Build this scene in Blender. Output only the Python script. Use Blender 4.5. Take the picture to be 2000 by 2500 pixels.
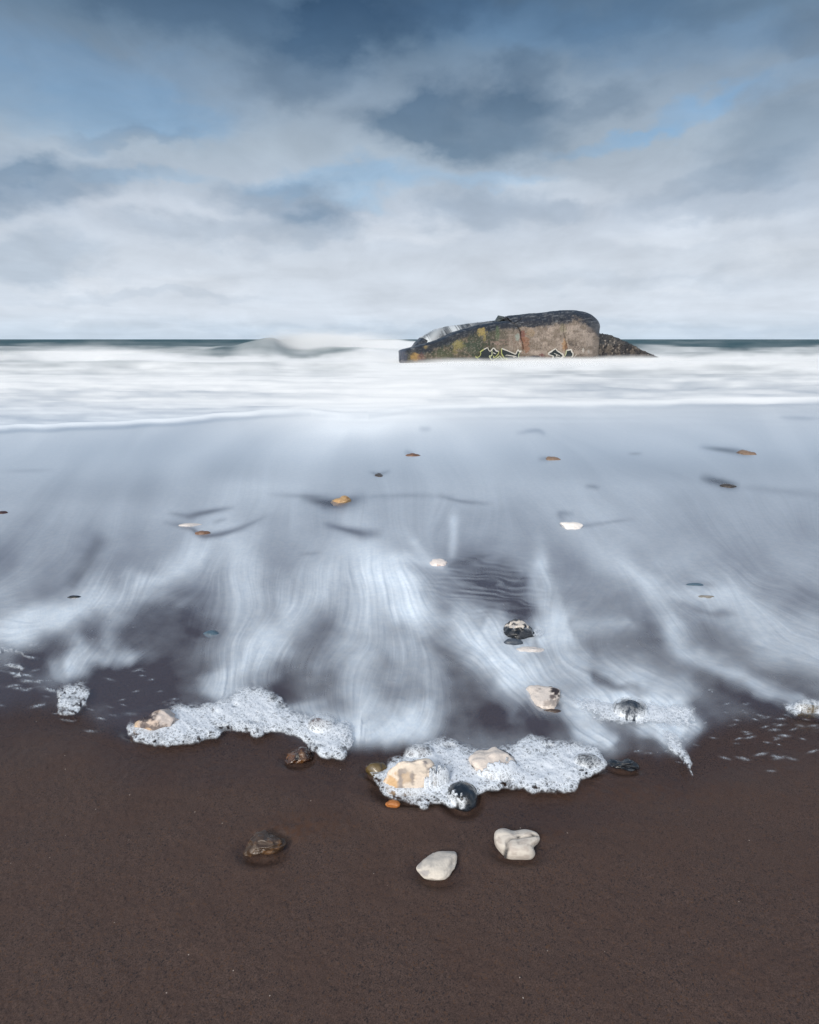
import bpy, math, random
import numpy as np
from mathutils import Vector, noise as mnoise

# ------------------------------------------------------------------ set-up
for o in list(bpy.data.objects):
    bpy.data.objects.remove(o)
sc = bpy.context.scene
COL = sc.collection
rng = np.random.default_rng(7)

# camera: 1.2 m above the sand, looking a little down, horizon at row 828 of 2500
F = 1500.0; CX = 1000.0; CY = 1250.0; HY = 828.0; H = 1.2
PITCH = math.atan((CY - HY) / F)
cp, sp = math.cos(PITCH), math.sin(PITCH)
KD = 2000.0 / 1725.0

def at(px, py, z=0.0):
    """point of the ground (height z) that photograph position px, py shows"""
    px = np.asarray(px, float); py = np.asarray(py, float)
    a = (px - CX) / F; b = (CY - py) / F
    dx = a; dy = cp + b * sp; dz = -sp + b * cp
    t = (z - H) / dz
    return dx * t, dy * t
def proj(x, y, z):
    zz = z - H
    fw = y * cp - zz * sp; up = y * sp + zz * cp
    return CX + F * x / fw, CY - F * up / fw

def srgb(r, g, b):
    f = lambda c: (c / 255 / 12.92) if c <= 10 else ((c / 255 + .055) / 1.055) ** 2.4
    return np.array([f(r), f(g), f(b)])

# ------------------------------------------------------------------ noise in numpy
def _hash(ix, iy, iz, seed):
    h = (ix.astype(np.int64) * 374761393 + iy.astype(np.int64) * 668265263 + iz.astype(np.int64) * 2147483647 + seed * 974711) & 0xffffffff
    h = ((h ^ (h >> 13)) * 1274126177) & 0xffffffff
    h = ((h ^ (h >> 16)) * 2246822519) & 0xffffffff
    return ((h ^ (h >> 15)) & 0xffffff) / float(0xffffff) * 2 - 1
def vnoise(x, y, z=None, seed=0):
    x = np.asarray(x, float); y = np.asarray(y, float)
    x0 = np.floor(x); y0 = np.floor(y); fx = x - x0; fy = y - y0
    fx = fx * fx * fx * (fx * (fx * 6 - 15) + 10); fy = fy * fy * fy * (fy * (fy * 6 - 15) + 10)
    if z is None:
        zero = np.zeros_like(x0)
        a = _hash(x0, y0, zero, seed); b = _hash(x0 + 1, y0, zero, seed)
        c = _hash(x0, y0 + 1, zero, seed); d = _hash(x0 + 1, y0 + 1, zero, seed)
        return (a * (1 - fx) + b * fx) * (1 - fy) + (c * (1 - fx) + d * fx) * fy
    z = np.asarray(z, float); z0 = np.floor(z); fz = z - z0; fz = fz * fz * (3 - 2 * fz)
    r = 0
    for k in (0, 1):
        a = _hash(x0, y0, z0 + k, seed); b = _hash(x0 + 1, y0, z0 + k, seed)
        c = _hash(x0, y0 + 1, z0 + k, seed); d = _hash(x0 + 1, y0 + 1, z0 + k, seed)
        v = (a * (1 - fx) + b * fx) * (1 - fy) + (c * (1 - fx) + d * fx) * fy
        r = r + v * (fz if k else (1 - fz))
    return r
def fbm(x, y, z=None, seed=0, oc=4, gain=.5):
    s = 0; a = 1; t = 0
    for k in range(oc):
        m = 2.03 ** k
        s = s + a * vnoise(x * m, y * m, None if z is None else z * m, seed + k * 17); t += a; a *= gain
    return s / t * 1.6
def sstep(a, b, x):
    t = np.clip((x - a) / (b - a), 0, 1); return t * t * (3 - 2 * t)
def gauss(x, m, s): return np.exp(-((x - m) / s) ** 2)
def lerp(a, b, t): return a + (b - a) * t

# ------------------------------------------------------------------ object helpers
def tag(o, label=None, cat=None, group=None, kind=None):
    if label: o['label'] = label
    if cat: o['category'] = cat
    if group: o['group'] = group
    if kind: o['kind'] = kind
    return o
def link(name, me, mat=None, parent=None):
    o = bpy.data.objects.new(name, me); COL.objects.link(o)
    if mat: me.materials.append(mat)
    if parent: o.parent = parent
    return o
def mesh_np(name, verts, quads, attrs=None, cols=None, smooth=True):
    me = bpy.data.meshes.new(name)
    n = len(verts); f = np.asarray(quads, np.int32); k = f.shape[1]
    me.vertices.add(n); me.vertices.foreach_set('co', np.asarray(verts, np.float32).ravel())
    me.loops.add(f.size); me.loops.foreach_set('vertex_index', f.ravel())
    me.polygons.add(len(f)); me.polygons.foreach_set('loop_start', np.arange(0, f.size, k, dtype=np.int32))
    me.update(calc_edges=True)
    me.polygons.foreach_set('use_smooth', np.full(len(f), smooth))
    for nm, v in (attrs or {}).items():
        a = me.attributes.new(nm, 'FLOAT', 'POINT'); a.data.foreach_set('value', np.asarray(v, np.float32).ravel())
    if cols is not None:
        a = me.attributes.new('Col', 'FLOAT_COLOR', 'POINT')
        c = np.ones((n, 4), np.float32); c[:, :3] = cols; a.data.foreach_set('color', c.ravel())
    return me
def grid_faces(r, c, keep=None):
    i = np.arange(r * c).reshape(r, c)
    q = np.stack([i[:-1, :-1], i[1:, :-1], i[1:, 1:], i[:-1, 1:]], -1).reshape(-1, 4)
    return q

# ------------------------------------------------------------------ node helpers
class NT:
    def __init__(s, name, world=False):
        if world:
            s.m = bpy.data.worlds.new(name); s.m.use_nodes = True
        else:
            s.m = bpy.data.materials.new(name); s.m.use_nodes = True
        s.t = s.m.node_tree; s.t.nodes.clear()
    def n(s, typ, **kw):
        nd = s.t.nodes.new(typ)
        ins = kw.pop('ins', {})
        for k, v in kw.items(): setattr(nd, k, v)
        for k, v in ins.items():
            if isinstance(v, bpy.types.NodeSocket): s.t.links.new(v, nd.inputs[k])
            else:
                if isinstance(v, np.ndarray): v = tuple(v)
                if hasattr(nd.inputs[k], 'default_value') and not isinstance(v, (int, float)) and len(v) == 3 and nd.inputs[k].type == 'RGBA': v = (*v, 1)
                nd.inputs[k].default_value = v
        return nd
    def math(s, op, a, b=0.0, c=None, clamp=False):
        i = {0: a, 1: b}
        if c is not None: i[2] = c
        return s.n('ShaderNodeMath', operation=op, use_clamp=clamp, ins=i).outputs[0]
    def vmath(s, op, a, b=(0, 0, 0), scale=None):
        i = {0: a, 1: b}
        nd = s.n('ShaderNodeVectorMath', operation=op, ins=i)
        if scale is not None: nd.inputs['Scale'].default_value = scale
        return nd.outputs[1] if op in ('LENGTH', 'DOT_PRODUCT', 'DISTANCE') else nd.outputs[0]
    def noise(s, vec, scale, detail=4, rough=.5, dist=0.0, col=False):
        nd = s.n('ShaderNodeTexNoise', ins={'Vector': vec, 'Scale': scale, 'Detail': detail, 'Roughness': rough, 'Distortion': dist})
        return nd.outputs['Color' if col else 'Fac']
    def voro(s, vec, scale, feature='F1', out='Distance', rnd=1.0):
        nd = s.n('ShaderNodeTexVoronoi', feature=feature, ins={'Vector': vec, 'Scale': scale, 'Randomness': rnd})
        return nd.outputs[out]
    def rng(s, v, a, b, c=0.0, d=1.0, typ='SMOOTHSTEP'):
        return s.n('ShaderNodeMapRange', interpolation_type=typ, ins={0: v, 1: a, 2: b, 3: c, 4: d}).outputs[0]
    def mix(s, f, a, b, blend='MIX'):
        nd = s.n('ShaderNodeMix', data_type='RGBA', blend_type=blend)
        for k, v in ((0, f), (6, a), (7, b)):
            if isinstance(v, bpy.types.NodeSocket): s.t.links.new(v, nd.inputs[k])
            elif k == 0: nd.inputs[k].default_value = v
            else: nd.inputs[k].default_value = (*[float(q) for q in v][:3], 1)
        return nd.outputs[2]
    def attr(s, name, out='Fac'):
        return s.n('ShaderNodeAttribute', attribute_name=name).outputs[out]
    def bump(s, h, strength, dist, normal=None):
        i = {'Height': h, 'Strength': strength, 'Distance': dist}
        if normal is not None: i['Normal'] = normal
        return s.n('ShaderNodeBump', ins=i).outputs[0]
    def bsdf(s, **ins):
        return s.n('ShaderNodeBsdfPrincipled', ins={k.replace('_', ' '): v for k, v in ins.items()})
    def out(s, sh, vol=False):
        o = s.n('ShaderNodeOutputMaterial')
        s.t.links.new(sh, o.inputs['Volume' if vol else 'Surface']); return s.m
    def pos(s): return s.n('ShaderNodeNewGeometry').outputs['Position']
    def obj(s): return s.n('ShaderNodeTexCoord').outputs['Object']

# ================================================================== WORLD
def build_world():
    w = NT('World', True); sc.world = w.m
    SUN_EL, SUN_ROT = math.radians(34), math.radians(180 + 25)
    sky = w.n('ShaderNodeTexSky', sky_type='NISHITA', sun_disc=False, sun_elevation=SUN_EL, sun_rotation=SUN_ROT,
              air_density=1.0, dust_density=0.6, ozone_density=2.0)
    d = w.n('ShaderNodeTexCoord').outputs['Generated']
    d = w.vmath('NORMALIZE', d)
    sep = w.n('ShaderNodeSeparateXYZ', ins={0: d})
    az = w.math('ARCTAN2', sep.outputs[0], sep.outputs[1])
    el = w.math('ARCSINE', sep.outputs[2])
    def ae(xd, yd):      # direction of a place in the sky, radians
        a = (xd * KD - CX) / F; b = (CY - yd * KD) / F
        v = Vector((a, cp + b * sp, -sp + b * cp)).normalized()
        return math.atan2(v.x, v.y), math.asin(v.z)
    ael = w.n('ShaderNodeCombineXYZ', ins={0: az, 1: el, 2: 0.0}).outputs[0]
    # clouds are spread on a layer high up: stretched sideways near the horizon
    den = w.math('ADD', w.math('MAXIMUM', sep.outputs[2], 0.0), 0.10)
    cl = w.n('ShaderNodeCombineXYZ', ins={0: w.math('DIVIDE', sep.outputs[0], den), 1: w.math('DIVIDE', sep.outputs[1], den), 2: 0.0}).outputs[0]
    nA = w.noise(cl, 0.9, 6, .55, .3)
    nB = w.noise(w.vmath('ADD', cl, (7.3, 2.1, 0)), 2.3, 6, .55, .4)
    wv = w.n('ShaderNodeCombineXYZ', ins={0: w.math('MULTIPLY', az, 1.0), 1: w.math('MULTIPLY', el, 1.7), 2: 0.0}).outputs[0]
    wc = w.noise(wv, 5.5, 5, .55, 0.0, col=True)
    wc = w.vmath('SUBTRACT', wc, (.5, .5, .5))
    wc2 = w.noise(wv, 19.0, 4, .55, 0.0, col=True)
    wc2 = w.vmath('SUBTRACT', wc2, (.5, .5, .5))
    warped = w.vmath('ADD', ael, w.vmath('MULTIPLY', wc, (.17, .09, 0)))
    warped = w.vmath('ADD', warped, w.vmath('MULTIPLY', wc2, (.062, .045, 0)))
    def blobs(lst):
        acc = None
        for (x, y, rx, ry, amp, rot) in lst:
            a, e = ae(x, y); a2, _ = ae(x + rx, y); _, e2 = ae(x, y - ry)
            mp = w.n('ShaderNodeMapping', vector_type='TEXTURE', ins={0: warped, 1: (a, e, 0), 2: (0, 0, math.radians(rot)), 3: (abs(a2 - a) * 1.45, abs(e2 - e) * 1.45, 1)}).outputs[0]
            ln = w.vmath('LENGTH', mp)
            v = w.rng(ln, 0.30, 0.97, amp, 0.0)
            acc = v if acc is None else w.math('ADD', acc, v)
        return w.math('MINIMUM', acc, 1.0)
    D = blobs([(990, 262, 225, 90, .95, -6), (860, 262, 100, 75, .5, 0), (1110, 175, 90, 66, .55, 0), (1270, 205, 120, 38, .45, 0),
               (400, 0, 520, 75, .60, -4), (640, 120, 150, 85, .6, 30), (850, 30, 200, 70, .6, 0), (1300, 40, 200, 50, .35, 0),
               (110, 390, 190, 66, .80, 12), (20, 340, 120, 60, .4, 0), (590, 430, 125, 52, .66, 0), (650, 480, 130, 45, .45, 14), (260, 285, 130, 22, .35, 6),
               (1000, 430, 110, 55, .42, 0), (1160, 455, 80, 30, .32, 0), (1650, 290, 190, 100, .52, 0), (1480, 390, 190, 40, .30, 6), (1600, 420, 200, 40, .24, 0),
               (50, 540, 150, 50, .4, 10), (400, 490, 150, 30, .25, 0), (1690, 50, 120, 60, .3, 0), (1000, 690, 900, 14, .16, 0), (1350, 590, 300, 20, .15, 0), (300, 615, 300, 12, .14, 0)])
    B = blobs([(170, 205, 340, 84, 1.0, 0), (60, 120, 260, 80, .8, 0), (430, 255, 120, 40, .4, 0), (330, 130, 160, 50, .5, 0), (720, 385, 210, 34, .75, 4), (330, 368, 120, 18, .5, 0), (1030, 372, 130, 18, .7, 0),
               (1420, 245, 150, 26, .6, 14), (1620, 165, 170, 40, .5, 16), (1290, 290, 110, 18, .6, 8), (1150, 60, 260, 60, .45, 0), (1480, 90, 200, 60, .4, 0), (760, 425, 60, 20, .5, 0)])
    Wt = blobs([(860, 480, 130, 36, .8, 0), (380, 450, 130, 34, .55, 0), (1270, 160, 170, 36, .5, -12), (1560, 130, 150, 36, .4, -14), (800, 300, 90, 60, .4, 0), (600, 260, 150, 60, .35, 0),
                (1180, 400, 160, 26, .6, -4), (1430, 490, 190, 26, .5, 0), (1420, 600, 120, 16, .35, 0), (120, 590, 170, 18, .4, 0), (420, 590, 140, 18, .35, 0), (1650, 530, 110, 22, .4, 0), (180, 660, 60, 8, .3, 0)])
    # tone of the cloud deck by height above the horizon
    rp = w.n('ShaderNodeValToRGB', ins={0: w.rng(el, 0.0, math.pi / 2, 0, 1, 'LINEAR')})
    cr = rp.color_ramp
    stops = [(716, (198, 213, 228)), (660, (212, 221, 232)), (560, (204, 213, 224)), (450, (189, 200, 214)), (330, (166, 181, 196)), (200, (136, 155, 175)), (90, (106, 131, 156)), (0, (84, 110, 137))]
    pts = [(max(0, ae(862, y)[1] / (math.pi / 2)), srgb(*c)) for y, c in stops] + [(.40, srgb(84, 116, 150)), (1.0, srgb(114, 143, 176))]
    while len(cr.elements) < len(pts): cr.elements.new(.5)
    for e_, (p, c) in zip(cr.elements, pts): e_.position = p; e_.color = (*c, 1)
    base = rp.outputs[0]
    # thin blue gaps show the sky itself
    skyc = w.mix(1.0, sky.outputs[0], (0.086, 0.111, 0.116), 'MULTIPLY')
    gap = w.mix(.42, skyc, base)
    wisp = w.rng(nA, .36, .66)
    f = w.math('MULTIPLY', B, w.rng(nB, .30, .66, 1.0, .6))
    c = w.mix(f, base, gap)
    c = w.mix(w.math('MULTIPLY', Wt, w.rng(nB, .3, .6, .35, .85)), c, w.mix(1.0, base, (1.26, 1.22, 1.18), 'MULTIPLY'))
    # general mottling of the cloud deck
    mot = w.rng(w.noise(wv, 9.0, 7, .58, .5), .3, .7, .94, 1.09, 'LINEAR')
    mot2 = w.rng(nA, .3, .7, .95, 1.09, 'LINEAR')
    mm = w.math('MULTIPLY', mot, mot2)
    c = w.vmath('MULTIPLY', c, w.n('ShaderNodeCombineXYZ', ins={0: mm, 1: mm, 2: mm}).outputs[0])
    dk = w.math('MULTIPLY', D, w.rng(nB, .25, .6, .85, 1.0))
    c = w.mix(dk, c, w.mix(1.0, c, (.45, .55, .64), 'MULTIPLY'))
    # behind the camera the overcast is brighter, the sun stands there behind thin cloud
    sd = Vector((math.sin(SUN_ROT) * math.cos(SUN_EL), math.cos(SUN_ROT) * math.cos(SUN_EL), math.sin(SUN_EL)))
    dot = w.vmath('DOT_PRODUCT', d, tuple(sd))
    glow = w.rng(dot, 0.2, 1.0, 0.0, 1.0)
    c = w.mix(glow, c, (1.5, 1.42, 1.3))
    # under the horizon (never seen, the sheets cover it): dim sea colour
    c = w.mix(w.rng(sep.outputs[2], -.02, 0.0), tuple(srgb(90, 105, 115)), c)
    bg = w.n('ShaderNodeBackground', ins={0: c, 1: 1.0})
    o = w.n('ShaderNodeOutputWorld'); w.t.links.new(bg.outputs[0], o.inputs[0])
    L = bpy.data.lights.new('sun', 'SUN'); L.energy = 2.3; L.angle = math.radians(14); L.color = (1, .95, .89)
    lo = bpy.data.objects.new('sun', L); COL.objects.link(lo)
    lo.rotation_euler = (-sd).to_track_quat('-Z', 'Y').to_euler(); lo.location = sd * 50
build_world()

# ================================================================== CANVAS OF THE WATER FILM
S = 2.0
GX = np.arange(-300, 2300 + 1, S); GY = np.concatenate([np.arange(828.35, 836, .7), np.arange(836, 1990, S)])
# regular canvas used for strokes and flow (rows by 2)
CYs = np.arange(820, 2000, S); CXs = GX
X, Y = np.meshgrid(CXs, CYs)
hh, ww = X.shape

_k = sstep(1250, 1450, Y)
XW = X + _k * (13 * vnoise(X / 75, Y / 60, seed=901) + 6 * vnoise(X / 26, Y / 34, seed=902))
YW = Y + _k * (9 * vnoise(X / 75, Y / 60, seed=903) + 4 * vnoise(X / 26, Y / 30, seed=904))
def seg_field(pts, w0, w1):
    """distance to a stroke, position along it, its direction"""
    best = np.full(X.shape, 1e9); tt = np.zeros(X.shape); tx = np.zeros(X.shape); ty = np.zeros(X.shape)
    n = len(pts) - 1
    for i in range(n):
        (x0, y0), (x1, y1) = pts[i], pts[i + 1]
        dx, dy = x1 - x0, y1 - y0; L2 = dx * dx + dy * dy + 1e-9
        t = np.clip(((XW - x0) * dx + (YW - y0) * dy) / L2, 0, 1)
        dd = np.hypot(XW - x0 - t * dx, YW - y0 - t * dy)
        m = dd < best
        best[m] = dd[m]; tt[m] = ((i + t) / n)[m]; L = math.sqrt(L2); tx[m] = dx / L; ty[m] = dy / L
    return best, tt, tx, ty
def smooth_poly(p):
    p = np.array(p, float) * KD
    if len(p) < 3: return p
    out = []
    q = np.vstack([2 * p[0] - p[1], p, 2 * p[-1] - p[-2]])
    for i in range(1, len(q) - 2):
        for t in np.linspace(0, 1, 5, endpoint=False):
            a, b, c, d = q[i - 1], q[i], q[i + 1], q[i + 2]
            out.append(.5 * ((2 * b) + (c - a) * t + (2 * a - 5 * b + 4 * c - d) * t * t + (3 * b - a - 3 * c + d) * t ** 3))
    out.append(p[-1]); return np.array(out)

FX = (X - 1000) * 0.0012 * sstep(1000, 1500, Y) * 1.0; FY = np.full(X.shape, 1.0)
# far part: the sheet slides sideways, nearer it runs towards the viewer
k = sstep(1020, 1330, Y)
FX = lerp(1.0 * np.where(X > 900, 1, -1) * np.clip(abs(X - 900) / 300, .15, 1), FX, k); FY = lerp(.45, FY, k)
FX += .25 * (X > 1500) * sstep(1300, 1500, Y)
nn = np.hypot(FX, FY); FX /= nn; FY /= nn; 
wob = vnoise(X / 300, Y / 300, seed=5) * .22
FX, FY = FX * np.cos(wob) - FY * np.sin(wob), FX * np.sin(wob) + FY * np.cos(wob)
FW = np.ones(X.shape) * .35

dens = np.zeros(X.shape)
# ----- general tone of the film (before strokes)
topv = .62 + .10 * vnoise(X / 500, Y / 120, seed=3)
dens = lerp(topv - .10, .38 + .07 * vnoise(X / 300, Y / 60, seed=4), sstep(1010, 1140, Y))
dens = lerp(dens, .30, sstep(1180, 1400, Y))
dens = lerp(dens, .20, sstep(1400, 1580, Y))
dens = lerp(dens, .08, sstep(1580, 1720, Y))
dens += .22 * np.exp(-((X - 860) / 330) ** 2) * sstep(1180, 1040, Y)
# left and right lower corners thin out sooner
dens *= 1 - .55 * sstep(430, 150, X) * sstep(1480, 1640, Y)
dens *= 1 - .35 * sstep(1400, 1650, X) * sstep(1560, 1750, Y)
# (points in 1725-wide picture units, start width, end width, density, + bright / - clears)
ST = [
 ([(-60,1345),(60,1318),(160,1292),(260,1255),(380,1200),(470,1130)], 34, 30, .62),
 ([(-60,1330),(60,1318),(170,1290)], 22, 20, .45),
 ([(130,1345),(170,1370),(150,1400),(190,1420)], 16, 20, .35),
 ([(250,1290),(240,1340),(225,1380)], 22, 14, .28),
 ([(310,1385),(230,1392),(170,1405),(120,1420)], 12, 24, .75),
 ([(200,1375),(150,1410),(110,1440)], 16, 18, .4),
 ([(480,1060),(500,1180),(505,1290),(495,1400),(470,1450),(420,1475)], 40, 30, .42),
 ([(530,1150),(540,1280),(560,1380),(575,1450)], 26, 24, .34),
 ([(465,1400),(480,1450),(520,1470)], 30, 26, .35),
 ([(620,1240),(590,1320),(540,1370),(500,1420)], 26, 16, .42),
 ([(680,1170),(660,1260),(625,1330),(560,1390)], 40, 26, .42),
 ([(740,1120),(700,1200),(650,1280),(600,1350)], 60, 30, .30),
 ([(770,1150),(765,1260),(740,1330),(690,1385),(650,1440)], 36, 22, .42),
 ([(740,1110),(800,1200),(866,1285),(940,1325),(1010,1372),(1065,1430),(1110,1500)], 38, 28, .84),
 ([(800,1150),(850,1220),(880,1290),(960,1340),(1040,1390),(1100,1450),(1130,1500)], 30, 26, .55),
 ([(1000,1370),(1030,1430),(1060,1490),(1105,1520)], 26, 24, .50),
 ([(830,1320),(880,1380),(915,1440),(910,1510),(860,1560)], 28, 34, .46),
 ([(800,1330),(835,1390),(850,1450),(840,1520)], 20, 28, .26),
 ([(770,1340),(752,1400),(760,1470),(780,1520)], 26, 46, .34),
 ([(890,1490),(850,1535),(780,1550),(700,1540),(640,1505)], 38, 28, .62),
 ([(840,1500),(780,1530),(720,1535)], 40, 30, .45),
 ([(600,1490),(660,1510),(720,1540)], 12, 26, .5),
 ([(955,1080),(955,1140),(950,1185)], 9, 8, .45),
 ([(800,1180),(860,1178),(920,1192)], 10, 8, .35),
 ([(860,1130),(900,1180),(960,1210)], 12, 8, .3),
 ([(1135,1140),(1142,1230),(1150,1290),(1185,1330)], 16, 40, .62),
 ([(1120,1345),(1165,1335),(1205,1320)], 34, 42, .75),
 ([(1010,1315),(1060,1335),(1120,1370)], 30, 26, .65),
 ([(1190,1330),(1270,1320),(1340,1315)], 22, 12, .30),
 ([(1090,1390),(1180,1420),(1270,1455),(1360,1490)], 26, 26, .50),
 ([(1150,1380),(1260,1410),(1340,1430),(1420,1450),(1450,1500)], 18, 30, .40),
 ([(1060,1380),(1130,1440),(1200,1480),(1250,1500)], 30, 26, .45),
 ([(1200,1490),(1260,1490),(1330,1480),(1400,1500),(1470,1530)], 26, 26, .80),
 ([(1210,1480),(1240,1530),(1290,1580)], 30, 14, .55),
 ([(1200,1500),(1215,1540),(1255,1575)], 22, 12, .40),
 ([(1330,1520),(1400,1530),(1440,1550)], 22, 22, .6),
 ([(1400,1480),(1450,1510),(1480,1550)], 20, 10, .5),
 ([(1380,1530),(1410,1570),(1440,1590)], 16, 10, .5),
 ([(1150,1080),(1250,1150),(1330,1210),(1400,1290),(1430,1370),(1500,1410),(1580,1440),(1680,1480)], 30, 16, .46),
 ([(1420,1200),(1520,1290),(1600,1350),(1725,1400),(1800,1430)], 40, 26, .26),
 ([(1540,1240),(1640,1310),(1800,1370)], 34, 34, .28),
 ([(1500,1420),(1590,1450),(1660,1478),(1720,1490)], 12, 10, .35),
 ([(1640,1500),(1690,1502),(1760,1500)], 12, 14, .85),
 ([(1280,1430),(1300,1440),(1330,1450)], 10, 10, .3),
 ([(560,1505),(640,1490),(690,1480)], 8, 8, .3),
 ([(1380,1240),(1480,1260),(1560,1250)], 16, 16, .28),
 ([(300,1000),(420,940),(520,900)], 40, 40, .10),
 ([(1060,1000),(1180,1060),(1300,1120)], 30, 30, .16),
 ([(700,880),(680,960),(740,1060),(740,1140)], 60, 60, .14),
 ([(940,940),(1080,900),(1200,890)], 30, 30, .12),
 ([(560,1010),(480,1060),(420,1100)], 20, 30, .10),
]
DK = [
 ([(930,1340),(960,1420),(970,1500),(990,1540)], 40, 50, .85),
 ([(1010,1480),(1080,1530),(1140,1540)], 36, 40, .80),
 ([(690,1330),(650,1400),(610,1460)], 30, 36, .75),
 ([(690,1450),(640,1460),(600,1470)], 22, 22, .6),
 ([(980,1205),(1040,1225),(1100,1270)], 34, 28, .80),
 ([(1010,1250),(1060,1275),(1090,1290)], 22, 16, .6),
 ([(1060,1210),(1110,1230)], 24, 16, .5),
 ([(330,1290),(330,1370),(350,1430),(250,1450)], 60, 60, .75),
 ([(400,1330),(400,1400),(390,1450)], 30, 30, .6),
 ([(250,1480),(350,1480),(430,1480)], 30, 20, .6),
 ([(-60,1400),(0,1440),(80,1470),(200,1500)], 30, 40, .6),
 ([(1250,1370),(1350,1380),(1400,1410)], 30, 26, .55),
 ([(1250,1435),(1310,1455),(1350,1460)], 12, 12, .7),
 ([(1480,1440),(1560,1480),(1640,1530),(1760,1560)], 30, 40, .8),
 ([(1500,1330),(1600,1400),(1760,1460)], 26, 26, .6),
 ([(1220,1300),(1320,1270),(1400,1290)], 26, 20, .25),
 ([(205,1150),(180,1200),(158,1250)], 16, 9, .45),
 ([(205,1150),(165,1240)], 22, 18, .25),
 # hollows and wakes beside the stones
 ([(630,1050),(700,1063),(775,1050)], 9, 11, .95),
 ([(560,1045),(640,1048),(700,1050)], 4, 6, .4),
 ([(760,1050),(850,1046),(960,1048)], 5, 4, .3),
 ([(390,1092),(430,1083),(495,1071)], 5, 4, .8),
 ([(350,1082),(385,1088),(415,1095)], 4, 6, .45),
 ([(340,1102),(400,1116),(430,1131),(500,1118),(565,1088)], 6, 4, .8),
 ([(445,1105),(480,1095)], 4, 3, .35),
 ([(680,1106),(745,1124),(810,1131)], 6, 9, .75),
 ([(920,1045),(970,1058),(1040,1064)], 4, 4, .50),
 ([(1085,915),(1130,908),(1150,918)], 4, 4, .5),
 ([(1470,943),(1530,950),(1590,959)], 5, 6, .85),
 ([(1470,1008),(1515,1018),(1560,1027)], 7, 9, .95),
 ([(1540,1026),(1640,1036),(1760,1050)], 5, 8, .3),
 ([(1130,970),(1165,966)], 4, 4, .5), ([(1230,1025),(1265,1030)], 4, 4, .5), ([(1320,958),(1355,957)], 3, 3, .45),
 ([(775,996),(800,1000),(825,993)], 3, 3, .55), ([(850,952),(875,960)], 5, 4, .5), ([(880,905),(910,905)], 5, 5, .35),
 ([(1190,1100),(1180,1085),(1210,1085)], 5, 4, .4), ([(1200,1115),(1270,1105),(1340,1095)], 4, 3, .35),
 ([(930,1200),(975,1190),(1040,1170)], 6, 4, .5), ([(630,1170),(680,1168)], 3, 3, .25),
 ([(1050,1345),(1085,1352),(1110,1360)], 8, 8, .45), ([(1440,1230),(1500,1240)], 5, 5, .3), ([(1440,1275),(1500,1290),(1550,1300)], 6, 7, .45),
 ([(395,1335),(440,1345)], 7, 7, .5), ([(1640,880),(1725,882)], 3, 3, .45), ([(0,995),(120,992)], 3, 3, .25),
 ([(1290,1575),(1340,1572),(1400,1578)], 10, 8, .9), ([(1230,1500),(1120,1480)], 5, 5, .0),
 ([(1390,1570),(1360,1560),(1290,1556)], 9, 9, .8),
 ([(1160,1480),(1190,1500)], 9, 9, .7),
]
flow_strokes = []
for pts, w0, w1, dv in ST:
    P = smooth_poly(pts); d, t, tx, ty = seg_field(P, w0, w1)
    w = lerp(w0, w1, t) * KD * (1.18 + .25 * vnoise(X / 60, Y / 60, seed=int(pts[0][0]) % 97))
    ends = sstep(0, .18, t) * sstep(1.0, .86, t) * .75 + .25
    c = dv * np.exp(-(d / w) ** 2) * ends
    dens = 1 - (1 - dens) * (1 - c)
    if dv > .2:
        g = np.exp(-(d / (1.7 * w + 12)) ** 2) * 2.2
        sg_ = np.where(ty < 0, -1.0, 1.0); FX += tx * g * sg_; FY += ty * g * sg_
for pts, w0, w1, dv in DK:
    P = smooth_poly(pts); d, t, tx, ty = seg_field(P, w0, w1)
    w = lerp(w0, w1, t) * KD
    wn = w * (1 + .25 * vnoise(X / 40, Y / 25, seed=91))
    c = dv * np.where(w > 18 * KD, .72, 1.0) * np.exp(-(d / (1.35 * wn)) ** 2) * np.where(w < 12 * KD, np.sin(np.clip(t, 0, 1) * math.pi) ** .7 * .95 + .05, 1)
    dens = dens * (1 - c)
nn = np.hypot(FX, FY) + 1e-6; FX /= nn; FY /= nn
wob2 = fbm(X / 110, Y / 90, seed=905, oc=2) * .42
FX, FY = FX * np.cos(wob2) - FY * np.sin(wob2), FX * np.sin(wob2) + FY * np.cos(wob2)

def lic(src, K, step):
    out = src.copy(); wsum = np.ones(src.shape)
    J, I = np.meshgrid(np.arange(ww, dtype=float), np.arange(hh, dtype=float))
    for sgn in (1, -1):
        x = J.copy(); y = I.copy()
        for k in range(K):
            xi = np.clip(x.round().astype(int), 0, ww - 1); yi = np.clip(y.round().astype(int), 0, hh - 1)
            x += sgn * step * FX[yi, xi]; y += sgn * step * FY[yi, xi]
            xi = np.clip(x.round().astype(int), 0, ww - 1); yi = np.clip(y.round().astype(int), 0, hh - 1)
            wt = .5 + .5 * math.cos(math.pi * (k + 1) / (K + 1))
            out += wt * src[yi, xi]; wsum += wt
    out /= wsum
    out -= out.mean(); out /= out.std(); return out
soft_n = fbm(X / 130, Y / 80, seed=37, oc=4)
fine = lic(rng.standard_normal(X.shape), 30, 1.0)
med = lic(fbm(X / 11, Y / 11, seed=21, oc=3), 26, 1.6)
coarse = lic(fbm(X / 34, Y / 34, seed=33, oc=3), 26, 2.4)
big = lic(vnoise(X / 70, Y / 60, seed=35) * 1.0, 36, 4.0)
L = .40 * fine + .34 * med + .46 * coarse
L = L * (.65 + .6 * vnoise(X / 120, Y / 90, seed=39))
near = sstep(1080, 1500, Y)
amp = lerp(.018, .048, near)
film = dens + L * amp * (4 * dens * (1 - dens)) ** .8 + .040 * big * lerp(1.1, 1.2, near) + .10 * soft_n * near
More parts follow.
